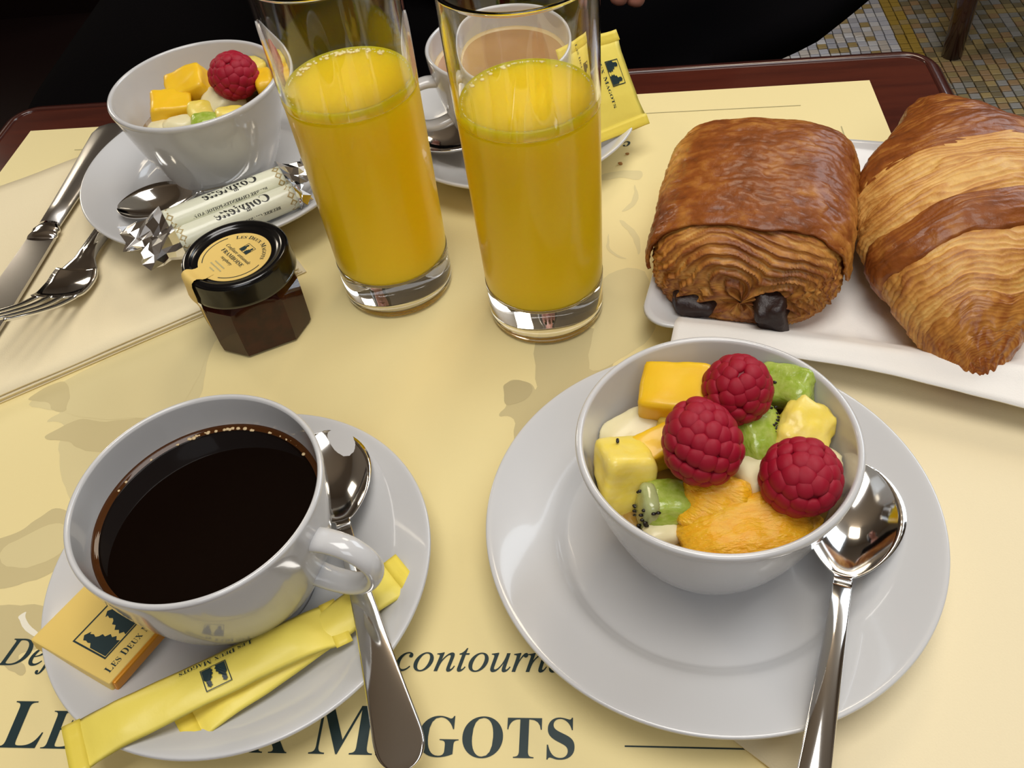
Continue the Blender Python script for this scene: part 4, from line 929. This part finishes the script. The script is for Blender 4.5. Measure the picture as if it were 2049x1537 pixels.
for s, n in ((-1, 'l'), (1, 'r')):
    add_('hip'+n, (-.09+s*.09, .94, -.22), .09); add_('kn'+n, (-.09+s*.12, .52, -.22), .062); add_('an'+n, (-.09+s*.12, .50, -.64), .04); add_('to'+n, (-.09+s*.13, .38, -.69), .03)
add_('hdr', (.030, .715, .030), (.030, .016)); add_('hdl', (-.20, .735, -.195), (.030, .016))
E = [('pelvis', 'waist'), ('waist', 'chest'), ('chest', 'neckb'), ('neckb', 'neck'), ('neck', 'jaw'), ('jaw', 'brow'), ('brow', 'crown'), ('chest', 'shl'), ('chest', 'shr'), ('shl', 'ell'), ('shr', 'elr'), ('ell', 'wrl'), ('elr', 'wrr'), ('wrr', 'hdr'), ('wrl', 'hdl'), ('pelvis', 'hipl'), ('pelvis', 'hipr'), ('hipl', 'knl'), ('hipr', 'knr'), ('knl', 'anl'), ('knr', 'anr'), ('anl', 'tol'), ('anr', 'tor')]
def add_fingers():
    for hd, pts in (('hdr', [((.012, .700, .040), (-.004, .688, .028), (-.004, .682, .006)), ((.020, .690, .034), (.006, .674, .018), (.004, .668, -.002)), ((.030, .684, .026), (.016, .664, .008), (.012, .660, -.014)), ((.040, .688, .016), (.028, .670, .000), (.024, .664, -.018)), ((.050, .705, .040), (.040, .680, .038), (.026, .664, .030))]), ('hdl', [((-.18, .70, -.205), (-.175, .675, -.205), (-.175, .655, -.205)), ((-.19, .695, -.205), (-.19, .668, -.205), (-.19, .645, -.205)), ((-.205, .695, -.205), (-.206, .670, -.205), (-.206, .650, -.205)), ((-.22, .70, -.205), (-.222, .68, -.205), (-.222, .664, -.205)), ((-.165, .74, -.205), (-.155, .72, -.205), (-.155, .70, -.205))])):
        for i, ch_ in enumerate(pts):
            prev = hd
            for j, p in enumerate(ch_): k = '%s%d%d' % (hd, i, j); add_(k, p, (.0092, .0085, .0076)[j]); E.append((prev, k)); prev = k
add_fingers()
idx = {k: i for i, k in enumerate(order)}
body = skinmesh('body', [V[k][0] for k in order], [(idx[a], idx[b]) for a, b in E], [V[k][1] for k in order], SKIN, per)
ck = ['pelvis', 'waist', 'chest', 'neckb', 'shl', 'shr', 'ell', 'elr', 'wrl', 'wrr', 'hipl', 'hipr', 'knl', 'knr', 'anl', 'anr']
ci = {k: i for i, k in enumerate(ck)}
skinmesh('black_clothes', [V[k][0] for k in ck], [(ci[a], ci[b]) for a, b in E if a in ci and b in ci], [tuple(q+.016 for q in (V[k][1] if hasattr(V[k][1], '__len__') else (V[k][1],)*2)) for k in ck], BLACKCLOTH, per)
hv, hf = lathe([(0, .10), (.04, .092), (.075, .055), (.088, 0), (.086, -.07), (.078, -.12), (.06, -.12), (.07, -.03), (.06, .04), (0, .075)], 32)
mk('hair', [(x, y*1.05+.02, z) for x, y, z in hv], hf, HAIR, per, loc=W_(-.09, .965, .555))
for s in (-1, 1):
    q, f = quadsphere(4); mk('eye', (q/np.linalg.norm(q, axis=1)[:, None]*.011).tolist(), f, HAIR, per, loc=W_(-.09+s*.03, .874, .535))
mk('nose', *tube([W_(-.09, .866, .545), W_(-.09, .852, .515), W_(-.09, .866, .505)], [.007, .012, .009], 10, up=(1, 0, 0)), SKIN, per)
mk('mouth', *tube([W_(-.115, .872, .478), W_(-.09, .866, .477), W_(-.065, .872, .478)], [.002, .005, .002], 8), M('lips', (.35, .09, .08), .4), per)
# long black coat over the lap, falling beside the chair
nx, ny = 40, 34; cv = []
for j in range(ny+1):
    b = j/ny; y = .60+b*.62
    xr = float(np.interp(y, [.60, .7735, .808, .85, .95, 1.22], [.10, .104, .162, .218, .30, .36])); xl = -.56-.10*b
    for i in range(nx+1):
        a = i/nx; x = xl+(xr-xl)*a
        e = min(a, 1-a)*nx
        z = -.115+.02*math.sin(a*9+b*4)*.6+(.30*max(0, b-.5)**1.3)*math.exp(-((x+.09)/.22)**2)-.10*max(0, .18-b)*1.0
        if i == 0: z = -.60
        elif i == nx: z -= .03; x -= .012
        elif i < 4: z -= .010*(3-e)**2
        cv.append(W_(x, y, z))
cf = [(j*(nx+1)+i, j*(nx+1)+i+1, (j+1)*(nx+1)+i+1, (j+1)*(nx+1)+i) for j in range(ny) for i in range(nx)]
o = mk('black_coat', cv, cf, BLACKCLOTH, per, label='black coat spread over the lap'); sm = o.modifiers.new('solid', 'SOLIDIFY'); sm.thickness = .006
